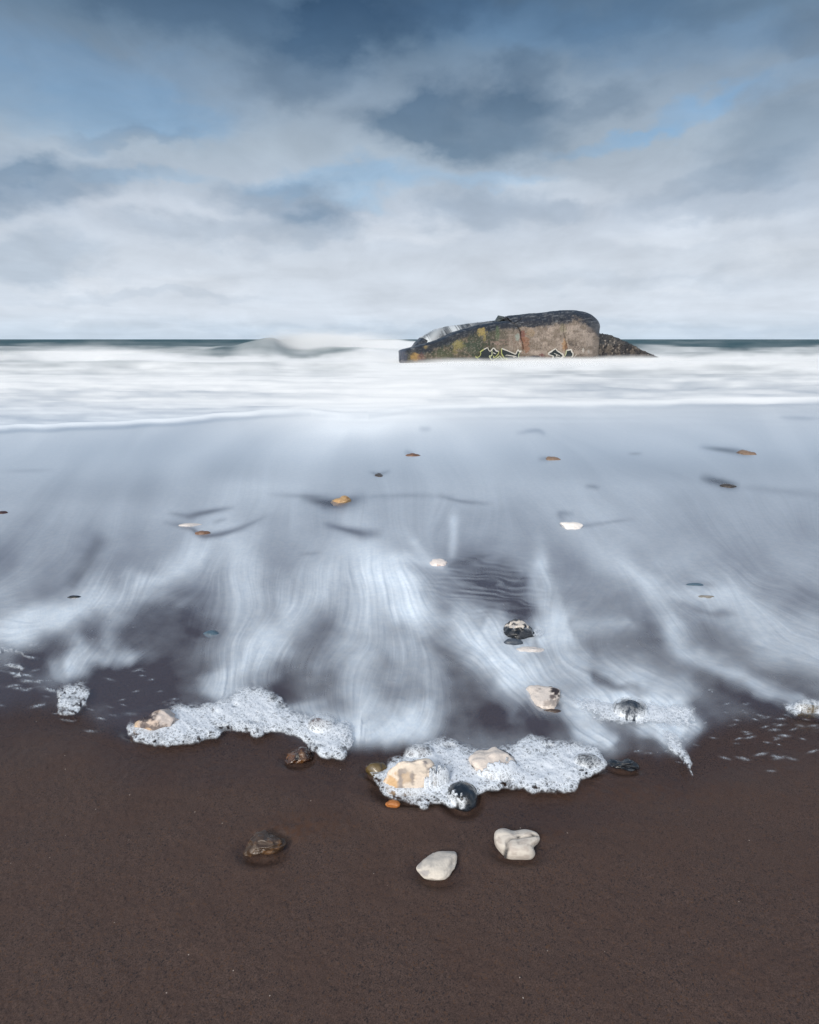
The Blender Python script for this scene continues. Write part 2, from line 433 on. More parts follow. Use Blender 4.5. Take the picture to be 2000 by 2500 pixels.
film = np.clip(film, 0, 1)

# the line where the film ends on the sand
shore = np.interp(CXs, np.array([-300, 0, 110, 200, 270, 560, 640, 740, 850, 930, 1180, 1290, 1340, 1440, 1480, 1560, 1640, 1725, 2000]) * KD,
                  np.array([1500, 1500, 1510, 1530, 1560, 1545, 1580, 1600, 1590, 1620, 1625, 1625, 1600, 1615, 1560, 1530, 1515, 1530, 1560]) * KD)[None, :]
shore = shore + 14 * vnoise(X / 90, Y * 0, seed=8) + 5 * vnoise(X / 22, Y * 0, seed=9)
film *= sstep(10, -45, Y - shore)

# small flecks and pits of foam left lying on the wet sand
def flecks(cx, cy, rx, ry, n, sz, val, sd):
    r = np.random.default_rng(sd); add = np.zeros(X.shape)
    for i in range(n):
        x = cx + r.normal() * rx; y = cy + r.normal() * ry; s = sz * r.uniform(.6, 1.5)
        x, y = x * KD, y * KD
        j = int((x + 300) / S); i2 = int((y - 820) / S)
        a, b = max(0, i2 - 8), min(hh, i2 + 9); c, d = max(0, j - 18), min(ww, j + 19)
        if a >= b or c >= d: continue
        xx = X[a:b, c:d]; yy = Y[a:b, c:d]
        e = np.exp(-((xx - x) / (s * 3.2)) ** 2 - ((yy - y - .25 * (xx - x) * np.sin(i)) / (.7 * s)) ** 2) * (.6 + .6 * vnoise(xx / 2.4, yy / 1.6, seed=i))
        add[a:b, c:d] = np.maximum(add[a:b, c:d], e * val * r.uniform(.25, .8))
    return add
fl = np.zeros(X.shape)
for i, a in enumerate([(1620, 1560, 60, 40, 34, 2.6, .8), (1550, 1500, 70, 20, 20, 2.4, .6), (240, 1330, 40, 26, 30, 2.4, .6), (180, 1480, 110, 40, 30, 2.4, .7), (60, 1440, 60, 24, 26, 3.4, .9),
                       (620, 1270, 50, 40, 26, 2.3, .5), (1340, 1300, 90, 40, 34, 2.2, .45), (1300, 1480, 60, 60, 14, 2.4, .5), (330, 1490, 90, 20, 12, 3.0, .6), (1000, 1560, 80, 20, 10, 2.4, .5), (1350, 1590, 60, 12, 8, 2.6, .6),
                       (840, 1450, 30, 12, 8, 3, .6)]):
    fl = np.maximum(fl, flecks(*a, 100 + i))
film_f = np.clip(np.maximum(film, fl), 0, 1)
# dark ripple marks in the clear patch right of the middle
rm = np.exp(-((X - 1195) / 110) ** 2 - ((Y - 1440) / 62) ** 2)
rip = np.sin((Y + 10 * vnoise(X / 50, Y / 18, seed=61) - .12 * X) / 2.6 * 1.2) * .5 + .5
film_f = np.clip(film_f + rm * (rip - .45) * .38 * (.5 + .5 * vnoise(X / 30, Y / 8, seed=62)), 0, 1)

# ----- the surf zone and the open sea, rows 828..1030
XS = X; YS = Y
def hn(sx, sy, sd, oc=4): return fbm(XS / sx, YS / sy, seed=sd, oc=oc)
# warp rows so bands wander
Yw = YS + 5 * hn(260, 60, 41, 3) + 2.2 * hn(60, 16, 42, 3)
Xw = XS + 30 * hn(160, 30, 43, 3)
sea = np.zeros(X.shape)
sea = lerp(sea, .78, sstep(848, 872, Yw))
sea = np.where(YS > 900, .80, sea)
def band(x0, x1, fx, y0, y1, fy, v, a=1.0):
    global sea
    m = sstep(x0 - fx, x0 + fx, Xw) * sstep(x1 + fx, x1 - fx, Xw) * sstep(y0 - fy, y0 + fy, Yw) * sstep(y1 + fy, y1 - fy, Yw) * a
    sea = lerp(sea, v, m)
band(-400, 620, 60, 836, 848, 5, .12)
band(-400, 120, 80, 842, 860, 8, .42)
band(80, 380, 80, 846, 862, 7, .62)
band(80, 420, 60, 858, 882, 6, .95)
band(380, 720, 60, 850, 872, 8, .30)
band(400, 560, 40, 845, 856, 5, .45)
band(-400, 170, 80, 880, 902, 6, .62)
band(100, 900, 80, 876, 892, 5, .95)
band(500, 760, 60, 873, 880, 3, .9)
band(700, 1100, 18, 834, 862, 3, .99)
band(540, 690, 30, 838, 862, 5, .16)
band(720, 900, 50, 863, 870, 2.5, .30)
band(860, 1100, 50, 862, 1000, 8, .99)
band(-400, 250, 60, 903, 916, 4, .72)
band(-400, 1500, 100, 918, 952, 6, .93, .85)
band(-400, 700, 60, 956, 1000, 8, .62, .8)
band(200, 760, 80, 972, 990, 5, .90, .8)
band(380, 640, 50, 1006, 1016, 5, .50, .7)
band(-400, 450, 60, 1010, 1034, 8, .52, .7)
band(1000, 1200, 90, 890, 948, 12, .97)
band(1180, 2400, 60, 872, 906, 7, .95)
band(1560, 2400, 40, 828, 846, 3, .03)
band(1560, 2400, 40, 848, 864, 6, .62, .8)
band(1620, 2400, 40, 864, 874, 4, .45, .7)
band(1250, 2400, 120, 912, 974, 12, .66, .85)
band(1150, 2400, 120, 928, 938, 4, .82, .6)
band(1350, 2400, 100, 952, 960, 3, .50, .5)
band(1000, 2400, 100, 974, 984, 4, .55, .6)
streak = .12 * hn(130, 4, 51, 5) + .10 * hn(60, 9, 52, 3)
sea = np.clip(sea + streak * (.35 + 4 * sea * (1 - sea)) * .9, 0, 1)

# swash line
edge = np.interp(CXs, [-300, 0, 120, 250, 370, 440, 520, 640, 760, 830, 900, 1000, 1200, 1500, 1750, 2000, 2400],
                 [1062, 1054, 1051, 1045, 1038, 1034, 1026, 1017, 1012, 1020, 1022, 1006, 1000, 996, 989, 986, 984])[None, :]
edge = edge + 1.5 * vnoise(X / 60, Y * 0, seed=71)
ew = np.interp(CXs, [-300, 300, 700, 800, 950, 1050, 1300, 2000, 2400], [4, 4.5, 7, 20, 26, 11, 9, 8, 8])[None, :]
line = np.exp(-(np.clip(np.abs(Y - (edge - ew)) / ew, 0, 9)) ** 2.4) * np.interp(CXs, [-300, 200, 500, 800, 2400], [.55, .8, .95, 1, 1])[None, :]
under = np.exp(-((Y - (edge + 3.5)) / 4.0) ** 2) * np.interp(CXs, [-300, 300, 560, 800, 1400, 2000], [.5, .5, .35, .0, .10, .25])[None, :]  # slight shadow below the swash edge, painted as a strip of thinner foam
past = sstep(-2, 4, Y - edge)
fl2 = lerp(np.clip(sea, 0, 1), film_f, past)
fl2 = lerp(fl2, 1.0, line * (1 - .9 * past))
fl2 = fl2 * (1 - under)
# light froth just below the blob in the middle
fl2 = np.clip(fl2 + .30 * np.exp(-((X - 900) / 260) ** 2) * sstep(0, 8, Y - edge) * sstep(70, 8, Y - edge), 0, 1)
FOAM = fl2
# opacity: open water hides its bed, the film over the sand shows it
COVER = lerp(1.0, .70, sstep(1000, 1250, Y)); COVER = lerp(COVER, .40, sstep(1250, 1640, Y)); COVER *= .55 + .45 * np.clip(dens / .30, 0, 1); COVER = lerp(1.0, COVER, sstep(985, 1060, Y)); COVER *= sstep(30, -50, Y - shore)

def canvas(A, px, py):
    j = np.clip((px + 300) / S, 0, ww - 1.001); i = np.clip((py - 820) / S, 0, hh - 1.001)
    j0 = j.astype(int); i0 = i.astype(int); fj = j - j0; fi = i - i0
    return (A[i0, j0] * (1 - fj) + A[i0, j0 + 1] * fj) * (1 - fi) + (A[i0 + 1, j0] * (1 - fj) + A[i0 + 1, j0 + 1] * fj) * fi

# ================================================================== STONES (list first: the sand is hollowed round them)
# x0, x1, y0, y1 photograph box ; type ; height ratio ; seed ; chips ; label ; category
STONES = [
 ('pebble', 594, 700, 2030, 2092, 'amberdull', .45, 3, 5, 'brown knobbly translucent flint lying in a hollow of dry sand, lower left', 'stone'),
 ('pebble', 1018, 1124, 2079, 2146, 'chalkgrey', .36, 4, 0, 'white pear-shaped pebble alone on the sand, its point to the upper right', 'pebble'),
 ('rock', 937, 1093, 1852, 1950, 'cream', .75, 5, 3, 'big cream rock with ochre face and grey pits in the middle foam clump', 'rock'),
 ('pebble', 893, 950, 1860, 1900, 'olive', .70, 6, 1, 'round olive brown pebble in foam, left of the big cream rock', 'pebble'),
 ('pebble', 1092, 1167, 1912, 1978, 'black', .72, 7, 0, 'round glossy blue-black pebble at the lower edge of the middle foam clump', 'pebble'),
 ('pebble', 941, 978, 1953, 1972, 'orange', .45, 8, 1, 'small bright orange pebble peeping out under the foam below the big cream rock', 'pebble'),
 ('rock', 1146, 1262, 1826, 1910, 'cream2', .52, 9, 2, 'pale pinkish rock half buried in foam, right of the big cream rock', 'rock'),
 ('rock', 990, 1057, 1826, 1866, 'redbrown', .55, 10, 2, 'dark reddish stone veiled by foam behind the big cream rock', 'stone'),
 ('rock', 1402, 1464, 1850, 1888, 'blueblack', .55, 11, 2, 'dark blue stone veiled by foam at the right end of the middle foam clump', 'stone'),
 ('flint', 1483, 1558, 1848, 1882, 'black', .42, 12, 4, 'long knobbly black flint on wet sand, right of the middle foam clump', 'flint'),
 ('rock', 1500, 1576, 1712, 1766, 'blueblack', .66, 13, 2, 'round blue-black rock netted with foam bubbles, on the right', 'rock'),
 ('rock', 1290, 1369, 1674, 1734, 'whitebrown', .45, 14, 3, 'white flint rock with a dark brown broken end, left of the foam-netted rock', 'rock'),
 ('flint', 1228, 1300, 1510, 1566, 'panda', .62, 15, 6, 'peaked black flint with white patches standing in the white swash', 'flint'),
 ('pebble', 1229, 1278, 1558, 1582, 'slate', .50, 16, 1, 'smooth grey-blue pebble just in front of the peaked black and white flint', 'pebble'),
 ('pebble', 1261, 1329, 1580, 1597, 'chalkwet', .30, 17, 2, 'pale flat stone awash below the peaked black and white flint', 'stone'),
 ('rock', 1940, 2012, 1716, 1752, 'olive', .50, 18, 3, 'foam-covered brown rock cut by the right edge of the picture', 'rock'),
 ('rock', 318, 440, 1724, 1800, 'creamdark', .62, 19, 7, 'cream and dark ridged rock at the left tip of the left foam clump', 'rock'),
 ('rock', 755, 819, 1750, 1800, 'redbrown', .66, 20, 2, 'reddish brown stone netted with foam at the right of the left foam clump', 'stone'),
 ('flint', 697, 762, 1824, 1868, 'amber', .60, 21, 4, 'dark amber glossy flint on the sand just below the left foam clump', 'flint'),
 ('pebble', 655, 680, 1702, 1728, 'blueblack', .60, 22, 1, 'small dark stone showing through the hump of the left foam clump', 'stone'),
 ('pebble', 161, 201, 1453, 1470, 'black', .45, 23, 0, 'black domed pebble in the shallow film, far left below a grey wake', 'pebble'),
 ('pebble', 497, 536, 1538, 1557, 'slateblue', .40, 24, 1, 'flat blue-grey pebble nearly covered by the film, left of the middle', 'pebble'),
 ('pebble', 286, 303, 1403, 1412, 'chalkwet', .40, 25, 1, 'tiny white pebble in the film up and right of the black domed pebble', 'pebble'),
 ('pebble', -12, 21, 1247, 1261, 'darkred', .45, 26, 1, 'dark red pebble in the film, cut by the left edge of the picture', 'pebble'),
 ('pebble', 433, 498, 1277, 1292, 'chalkwet', .35, 27, 2, 'pale flat stone just behind the small orange-brown stone', 'stone'),
 ('pebble', 473, 517, 1295, 1314, 'rust', .50, 28, 2, 'small orange-brown stone in front of the pale flat stone in the film', 'stone'),
 ('rock', 808, 858, 1207, 1238, 'orangepale', .62, 29, 5, 'lumpy orange stone with a knob standing in a dark hollow of the film', 'rock'),
 ('pebble', 915, 937, 1155, 1170, 'greydark', .50, 30, 3, 'tiny dark grey stone with a V-shaped wake, upper middle', 'stone'),
 ('pebble', 990, 1027, 1106, 1120, 'rust', .40, 31, 2, 'flat rusty stone in the far film, left of the far tan stone', 'stone'),
 ('pebble', 1330, 1368, 1114, 1130, 'orangebrown', .45, 32, 2, 'tan stone in the far film straight below the bunker', 'stone'),
 ('pebble', 1803, 1842, 1099, 1117, 'orangebrown', .45, 33, 2, 'orange-brown stone at the tip of a long wake, the farthest on the right', 'stone'),
 ('pebble', 1758, 1799, 1180, 1198, 'greydark', .50, 34, 3, 'dark grey-brown stone on the right, nearer than the orange-brown one', 'stone'),
 ('pebble', 1367, 1424, 1273, 1301, 'chalk', .45, 35, 3, 'bright white wedge-shaped stone in the film, right of the middle', 'stone'),
 ('pebble', 1047, 1095, 1363, 1391, 'pinkwhite', .50, 36, 2, 'round pinkish white stone with a ripple round it, in the middle of the film', 'stone'),
 ('pebble', 1673, 1718, 1423, 1438, 'slateblue', .35, 37, 1, 'flat bluish pebble nearly covered by the film, on the right', 'pebble'),
 ('pebble', 1700, 1750, 1453, 1468, 'sandy', .35, 38, 2, 'flat sandy stone under the film, lower right of the flat bluish pebble', 'stone'),
 ('pebble', 1324, 1372, 1732, 1747, 'sandbrown', .35, 39, 1, 'low brown stone on wet sand under the white flint rock', 'stone'),
]
def zpp(l, ox, oy, s): return [(ox + x * s, oy + y * s) for x, y in l]
OUT = {
 1: zpp([(950,335),(985,300),(1060,270),(1130,262),(1165,268),(1152,300),(1130,350),(1095,385),(1030,397),(985,387),(955,362)], 550, 1950, .4928),
 0: zpp([(90,275),(105,245),(145,175),(185,165),(215,190),(290,205),(305,235),(270,265),(190,272),(120,290)], 550, 1950, .4928),
 2: zpp([(245,480),(240,400),(270,290),(340,170),(380,153),(470,165),(560,180),(610,165),(700,195),(800,290),(870,340),(850,420),(700,490),(560,505),(440,500),(330,480)], 880, 1820, .2435),
 6: zpp([(1110,130),(1160,100),(1270,60),(1340,28),(1400,32),(1500,70),(1560,160),(1500,260),(1300,320),(1150,230)], 880, 1820, .2435),
 9: zpp([(675,775),(700,762),(750,770),(790,752),(828,770),(826,800),(780,812),(740,802),(690,792)], 1150, 1480, .4928),
 11: zpp([(140,300),(180,190),(250,175),(390,180),(430,180),(485,215),(480,290),(420,370),(340,410),(240,410),(180,370)], 1260, 1640, .2203),
 12: zpp([(225,440),(290,375),(380,310),(500,262),(550,256),(640,290),(700,350),(748,415),(740,560),(600,640),(380,640),(260,540)], 1200, 1480, .12754),
 16: zpp([(185,490),(200,435),(260,415),(330,378),(390,345),(430,332),(480,360),(520,430),(480,490),(390,530),(300,530),(220,520)], 250, 1600, .3768),
 18: zpp([(1190,665),(1200,640),(1270,605),(1320,600),(1350,625),(1355,670),(1300,695),(1240,708),(1200,700)], 250, 1600, .3768),
 26: zpp([(1398,385),(1410,366),(1436,362),(1448,350),(1472,354),(1478,375),(1475,394),(1440,408),(1410,400)], 0, 1000, .5797),
 32: zpp([(637,482),(660,478),(700,476),(730,488),(718,508),(680,518),(655,508)], 1000, 1000, .5797),
 'lobe': zpp([(1338,215),(1345,180),(1385,165),(1435,182),(1500,172),(1555,188),(1562,215),(1520,240),(1530,262),(1510,290),(1395,290),(1365,262),(1345,240)], 550, 1950, .4928),
}
def reshape(v, pl, ax, ay, az, th):
    # give the stone the outline it shows, keeping its thickness
    pl = np.array(pl); lo = pl.min(0); hi = pl.max(0); c = (lo + hi) / 2; q = (pl - c) / ((hi - lo) / 2); q[:, 1] *= -1
    n = 360; ang = np.linspace(-math.pi, math.pi, n, endpoint=False); R = np.zeros(n)
    for i, a in enumerate(ang):
        dx, dy = math.cos(a), math.sin(a)
        for k in range(len(q)):
            p0, p1 = q[k], q[(k + 1) % len(q)]; e = p1 - p0; den = dx * e[1] - dy * e[0]
            if abs(den) < 1e-9: continue
            t = (p0[0] * e[1] - p0[1] * e[0]) / den; u = (p0[0] * dy - p0[1] * dx) / den
            if t > 0 and -1e-6 <= u <= 1 + 1e-6: R[i] = max(R[i], t)
    R = sum(np.roll(R, k) for k in range(-9, 10)) / 19; R = sum(np.roll(R, k) for k in range(-4, 5)) / 9 * 1.03
    wv = math.hypot(ay * math.sin(th), az * math.cos(th))
    s_, c_ = math.sin(th), math.cos(th)
    up = v[:, 1] * s_ + v[:, 2] * c_; dp = v[:, 1] * c_ - v[:, 2] * s_
    sx, sy = v[:, 0] / ax, up / wv
    k = np.interp(np.arctan2(sy, sx), np.append(ang, math.pi), np.append(R, R[0]))
    rr = np.clip(np.hypot(sx, sy), 0, 1); k = 1 + (k - 1) * sstep(.0, .6, rr)
    x = v[:, 0] * k; up = up * k
    return np.stack([x, up * s_ + dp * c_, up * c_ - dp * s_], -1), sx * k, sy * k
# patches of another colour: place on the stone (-1..1 across, -1..1 up), size, colour, strength
PAT = {
 2: [(-.75, -.25, .22, .55, (.50, .29, .10), .75), (-.28, .05, .28, .30, (.36, .26, .17), .75), (-.48, -.35, .07, .50, (.17, .15, .15), .8), (-.35, .35, .14, .10, (.14, .12, .12), .8), (-.10, .02, .06, .30, (.16, .14, .14), .8),
     (.28, .62, .07, .14, (.14, .13, .15), .9), (.40, .42, .09, .07, (.14, .13, .15), .9), (.22, .30, .20, .07, (.25, .23, .22), .6), (-.12, .80, .12, .07, (.16, .14, .15), .8), (.05, .45, .35, .25, (.42, .38, .34), .4)],
 11: [(.62, .52, .24, .34, (.035, .026, .028), 1.0), (.38, .12, .20, .20, (.07, .05, .05), .9), (.30, -.35, .50, .30, (.11, .09, .09), .6), (-.2, .70, .10, .05, (.25, .2, .18), .6), (-.45, .55, .08, .04, (.25, .2, .18), .6)],
 12: [(.05, .60, .48, .20, (.66, .60, .54), 1.0), (-.12, .35, .50, .17, (.66, .60, .54), 1.0), (-.22, .50, .15, .09, (.008, .010, .012), 1.0), (.58, .42, .10, .26, (.60, .56, .52), .9), (.10, -.1, .05, .05, (.5, .5, .5), .6)],
 16: [(-.78, -.15, .26, .50, (.56, .42, .29), 1.0), (-.22, .25, .44, .24, (.045, .036, .042), 1.0), (.20, .42, .16, .14, (.05, .04, .045), 1.0), (.62, .30, .40, .50, (.50, .45, .43), 1.0), (-.10, -.20, .25, .20, (.07, .06, .07), .8)],
 1: [(-.70, -.45, .28, .20, (.30, .29, .30), .8), (-.88, .0, .10, .30, (.28, .27, .28), .6), (.62, .40, .06, .60, (.42, .40, .38), .5), (-.35, -.1, .05, .08, (.35, .33, .32), .5), (.3, -.3, .08, .05, (.40, .38, .36), .5)],
 9: [(.0, .3, .3, .2, (.02, .028, .04), .6)],
 26: [(-.3, -.1, .4, .3, (.48, .30, .14), .7)],
 18: [(-.5, .0, .30, .35, (.13, .05, .012), .8), (.25, .1, .20, .3, (.11, .045, .012), .7), (.0, -.1, .18, .35, (.006, .005, .005), .9)],
}
def stone_geo(s):
    x0, x1, y0, y1, hr = s[1], s[2], s[3], s[4], s[6]
    cx, cy = (x0 + x1) / 2, (y0 + y1) / 2
    gx, gy = at(cx, cy); depth = gy * cp + H * sp
    ax = (x1 - x0) / 2 * depth / F
    th = math.atan2(H, math.hypot(gx, gy))
    vm = (y1 - y0) / 2 * depth / F
    az = hr * ax
    az = min(az, .92 * vm / math.cos(th))
    ay = math.sqrt(max(vm ** 2 - (az * math.cos(th)) ** 2, (ax * .35 * math.sin(th)) ** 2)) / math.sin(th)
    ay = min(ay, ax * 1.6)
    zc = az * (.38 if cy > 1480 else .24)
    wx, wy = at(cx, cy, zc)
    return float(wx), float(wy), zc, ax, ay, az
GEO = [stone_geo(s) for s in STONES]

# lobed white pebble pair is built apart below
LOBE = stone_geo((0, 1209, 1319, 2031, 2093, '', .42))

# ================================================================== SAND
def build_sand():
    xs = np.concatenate([[-60000, -20000, -8000, -4000, -2200, -1400, -900, -600], np.arange(-400, 2401, 4.0), [2600, 2900, 3400, 4200, 6000, 10000, 22000, 62000]])
    ys = np.concatenate([[828.2, 829, 831, 835, 841, 850, 862, 880, 900, 930, 960, 990], np.arange(1010, 2620, 4.0), [2700, 2850, 3100, 3600]])
    PX, PY = np.meshgrid(xs, ys)
    wx, wy = at(PX, PY)
    # rows behind the camera
    back = np.array([.25, .0, -.6, -2, -6, -20, -60])
    bx = np.repeat((wx[-1] * 1.0)[None, :], len(back), 0) * np.linspace(1, 30, len(back))[:, None]
    wx = np.vstack([wx, bx]); wy = np.vstack([wy, np.repeat(back[:, None], len(xs), 1)])
    PYf = np.vstack([PY, np.full((len(back), len(xs)), 3700.)]); PXf = np.vstack([PX, np.repeat(xs[None], len(back), 0)])
    z = np.zeros(wx.shape)
    # sea bed drops away
    z -= .10 * sstep(1300, 1010, PYf) + .6 * sstep(1000, 880, PYf) + 1.5 * sstep(880, 830, PYf)
    nearm = sstep(990, 1100, PYf)
    z += nearm * (.004 * fbm(wx * 2.2, wy * 2.2, seed=301, oc=3) + .0010 * fbm(wx * 7, wy * 10, seed=302, oc=2))
    dry = sstep(1690, 1860, PYf + 26 * fbm(wx * 3, wy * 3, seed=77, oc=3))
    z += dry * (.0006 * fbm(wx * 45, wy * 45, seed=303, oc=2) + .0005 * fbm(wx * 150, wy * 150, seed=304, oc=2))
    for (x, y, zc, ax, ay, az) in GEO + [LOBE]:
        r = np.sqrt(((wx - x) / ax) ** 2 + ((wy - y) / max(ay, ax * .6)) ** 2)
        z -= .28 * az * np.exp(-((r - .95) / .38) ** 2)
        z += .07 * az * np.exp(-((r - 1.75) / .45) ** 2)
    damp = np.zeros(wx.shape)
    for (x, y, zc, ax, ay, az) in GEO + [LOBE]:
        damp = np.maximum(damp, .7 * np.exp(-(np.sqrt(((wx - x) / ax) ** 2 + ((wy - y) / max(ay, ax * .6)) ** 2) / 1.35) ** 4))
    # the smooth hollow round the brown flint in the dry sand and the white pair
    shore_y = np.interp(PXf, CXs, shore[-1] if shore.shape[0] > 1 else shore[0])
    wet = sstep(150, -20, PYf - shore_y + 30 * fbm(wx * 2.5, wy * 4, seed=305, oc=4))
    wet2 = np.exp(-((PXf - 1640) / 330) ** 2 - ((PYf - 1830) / 70) ** 2) + .7 * np.exp(-((PXf - 1300) / 260) ** 2 - ((PYf - 1990) / 38) ** 2) + .6 * np.exp(-((PXf - 830) / 120) ** 2 - ((PYf - 1900) / 50) ** 2) + .4 * np.exp(-((PXf - 520) / 220) ** 2 - ((PYf - 1890) / 30) ** 2)
    wet = np.clip(wet + wet2 * (1 - wet), 0, 1)
    wet = np.maximum(wet, damp)
    V = np.stack([wx, wy, z - .004], -1).reshape(-1, 3)
    # reddish coarser grains gather behind the stones
    red = .55 * np.exp(-((PXf - 760) / 120) ** 2 - ((PYf - 2010) / 30) ** 2) + .7 * np.exp(-((PXf - 1330) / 90) ** 2 - ((PYf - 2035) / 16) ** 2) + .6 * np.exp(-((PXf - 1560) / 220) ** 2 - ((PYf - 1935) / 26) ** 2) + .8 * np.exp(-((PXf - 700) / 60) ** 2 - ((PYf - 2035) / 18) ** 2)
    me = mesh_np('sand', V, grid_faces(*wx.shape), {'wet': wet, 'red': np.clip(red, 0, 1)})
    m = NT('wet_sand'); P = m.pos(); wetn = m.attr('wet'); redn = m.attr('red')
    g1 = m.noise(P, 420, 3, .75); g2 = m.noise(P, 1100, 2, .7); g3 = m.noise(P, 6, 5, .6); g4 = m.noise(P, 55, 4, .6)
    spk = m.voro(P, 330, 'F1', 'Color')
    sepc = m.n('ShaderNodeSeparateColor', ins={0: spk})
    base = m.mix(m.rng(g1, .33, .67), (.026, .0165, .0140), (.100, .066, .056))
    base = m.mix(m.rng(sepc.outputs[0], .90, .97, 0, .75), base, (.085, .045, .026))
    base = m.mix(m.rng(sepc.outputs[1], .90, .98, 0, .8), base, (.013, .012, .015))
    base = m.mix(m.rng(g3, .35, .7, 0, .35), base, (.060, .034, .026))
    base = m.mix(m.math('MULTIPLY', redn, m.rng(g4, .35, .65)), base, (.075, .036, .020))
    # rare pale shell grains
    v2 = m.n('ShaderNodeTexVoronoi', ins={'Vector': P, 'Scale': 60.0})
    sp2 = m.n('ShaderNodeSeparateColor', ins={0: v2.outputs['Color']})
    shell = m.math('MULTIPLY', m.rng(sp2.outputs[0], .965, .975), m.rng(v2.outputs['Distance'], .10, .07))
    base = m.mix(shell, base, (.42, .36, .32))
    base = m.mix(m.math('MULTIPLY', wetn, .22), base, (.010, .011, .014))
    hgt = m.math('ADD', m.math('MULTIPLY', g1, .6), m.math('MULTIPLY', g2, .4))
    bs = m.rng(wetn, 0, 1, .55, .10, 'LINEAR')
    bp = m.bump(hgt, bs, .0022)
    bp = m.bump(m.noise(P, 28, 3, .55), m.rng(wetn, 0, 1, .05, .03, 'LINEAR'), .01, bp)
    rough = m.rng(wetn, 0, 1, .60, .16, 'LINEAR')
    b = m.bsdf(Base_Color=base, Roughness=rough, Normal=bp, IOR=1.36)
    tag(link('sand', me, m.out(b.outputs[0])), kind='structure')
build_sand()

# ================================================================== WATER
def build_water():
    xs = np.concatenate([[-60000, -20000, -8000, -4000, -2200, -1400, -900, -600, -420], GX, [2420, 2600, 2900, 3400, 4200, 6000, 10000, 22000, 62000]])
    PX, PY = np.meshgrid(xs, GY)
    wx, wy = at(PX, PY)
    # mirrored continuation outside the canvas so the surf goes on beside the view
    mx = np.where(PX < -300, -600 - PX, np.where(PX > 2300, 4600 - PX, PX)); mx = np.clip(mx, -300, 2300)
    foam = canvas(FOAM, mx, PY); cover = canvas(COVER, mx, PY); edg = canvas(np.broadcast_to(edge, X.shape), mx, PY)
    z = np.zeros(wx.shape)
    # breaker on the left and the swell lines
    def wave(y0, hgt, wf, wb, sd, amp=4):
        c = y0 + amp * vnoise(PX / 150, PX * 0, seed=sd)
        d = PY - c
        return hgt * np.where(d > 0, np.exp(-(d / wf) ** 2), np.exp(-(d / wb) ** 2))
    z += wave(859, .62 + .80 * np.where(PX > 668, gauss(PX, 668, 30), gauss(PX, 668, 75)) + .10 * vnoise(PX / 30, PX * 0, seed=216), 8, 8, 201, 2) * (sstep(300, 640, PX) * sstep(1150, 700, PX))
    z += wave(848, .22, 4, 6, 202, 3) * (.5 + .5 * vnoise(PX / 120, PX * 0, seed=207)) * (1 - gauss(PX, 700, 260))
    z += wave(872, .30, 6, 8, 203, 4) * (.6 + .4 * vnoise(PX / 180, PX * 0, seed=208)) * (1 - .9 * sstep(900, 980, PX) * sstep(1650, 1560, PX))
    z += wave(893, .26, 8, 9, 204, 4) * (.7 + .3 * vnoise(PX / 160, PX * 0, seed=209)) * (1 - .6 * sstep(900, 980, PX) * sstep(1650, 1560, PX))
    z += wave(935, .11, 14, 14, 205, 7) * (.7 + .3 * vnoise(PX / 200, PX * 0, seed=210))
    z += .05 * np.exp(-((PY - edg + 5) / 7.0) ** 2)
    far = sstep(880, 836, PY)
    z += far * (.22 * fbm(wx / 14, wy / 8, seed=211, oc=4))
    mid = sstep(860, 900, PY) * sstep(1060, 960, PY)
    z += mid * .035 * fbm(wx / 2.2, wy / .8, seed=212, oc=3)
    z = np.where(PY < 832, z * sstep(828, 836, PY), z)
    fz = sstep(1060, 1200, PY) 
    z += fz * .0025 * fbm(wx * 1.5, wy * 2.5, seed=213, oc=3)
    lowm = sstep(1320, 1420, PY)
    z += lowm * .0035 * canvas(np.clip(med * .5 + coarse * .5, -2, 2), mx, PY) * canvas(FOAM, mx, PY)
    sl = canvas(fl, mx, PY); z += .004 * sl
    z += .004 + .007 * sstep(1010, 1060, PY)
    alpha = np.clip(1 - (1 - foam * .97) * (1 - cover), 0, 1)
    fcol = np.clip(foam / np.maximum(alpha, .02), 0, 1)
    # an opaque water body in the surf
    V = np.stack([wx, wy, z], -1).reshape(-1, 3)
    me = mesh_np('water', V, grid_faces(*wx.shape), {'foam': fcol, 'alpha': alpha})
    m = NT('water_and_foam'); P = m.pos(); fo = m.attr('foam'); al = m.attr('alpha')
    n1 = m.noise(P, 40, 4, .6)
    foam_c = m.mix(m.rng(n1, .3, .7), (.66, .77, .90), (.76, .85, .95))
    foam_c = m.mix(m.rng(m.n('ShaderNodeSeparateXYZ', ins={0: P}).outputs[1], 4, 14), foam_c, (.87, .90, .93))
    far_n = m.noise(m.n('ShaderNodeMapping', ins={0: P, 3: (.25, 1.1, 1)}).outputs[0], .55, 6, .62)
    deep = m.mix(m.rng(far_n, .35, .7), (.016, .058, .074), (.045, .104, .124))
    deep = m.mix(m.rng(far_n, .68, .80, 0, .25), deep, (.30, .38, .42))
    # close in, water carries sand and bubbles: greyer; wet sheen painted into the tint
    dist = m.n('ShaderNodeSeparateXYZ', ins={0: P}).outputs[1]
    shal = m.mix(m.rng(dist, 9, 30), (.225, .30, .41), deep)
    shal = m.mix(m.rng(dist, 7, 2.4), shal, (.125, .145, .215))  # nearest tint: blue sheen of the wet sand, put into the base colour
    base = m.mix(fo, shal, foam_c)
    bp = m.bump(far_n, m.rng(dist, 8, 40, 0, .30, 'LINEAR'), .5)
    b = m.bsdf(Base_Color=base, Roughness=m.math('MAXIMUM', m.rng(fo, .0, .9, .22, .75, 'LINEAR'), m.rng(dist, 12, 40, 0, .62)), IOR=1.33, Normal=bp)
    tr = m.n('ShaderNodeBsdfTransparent')
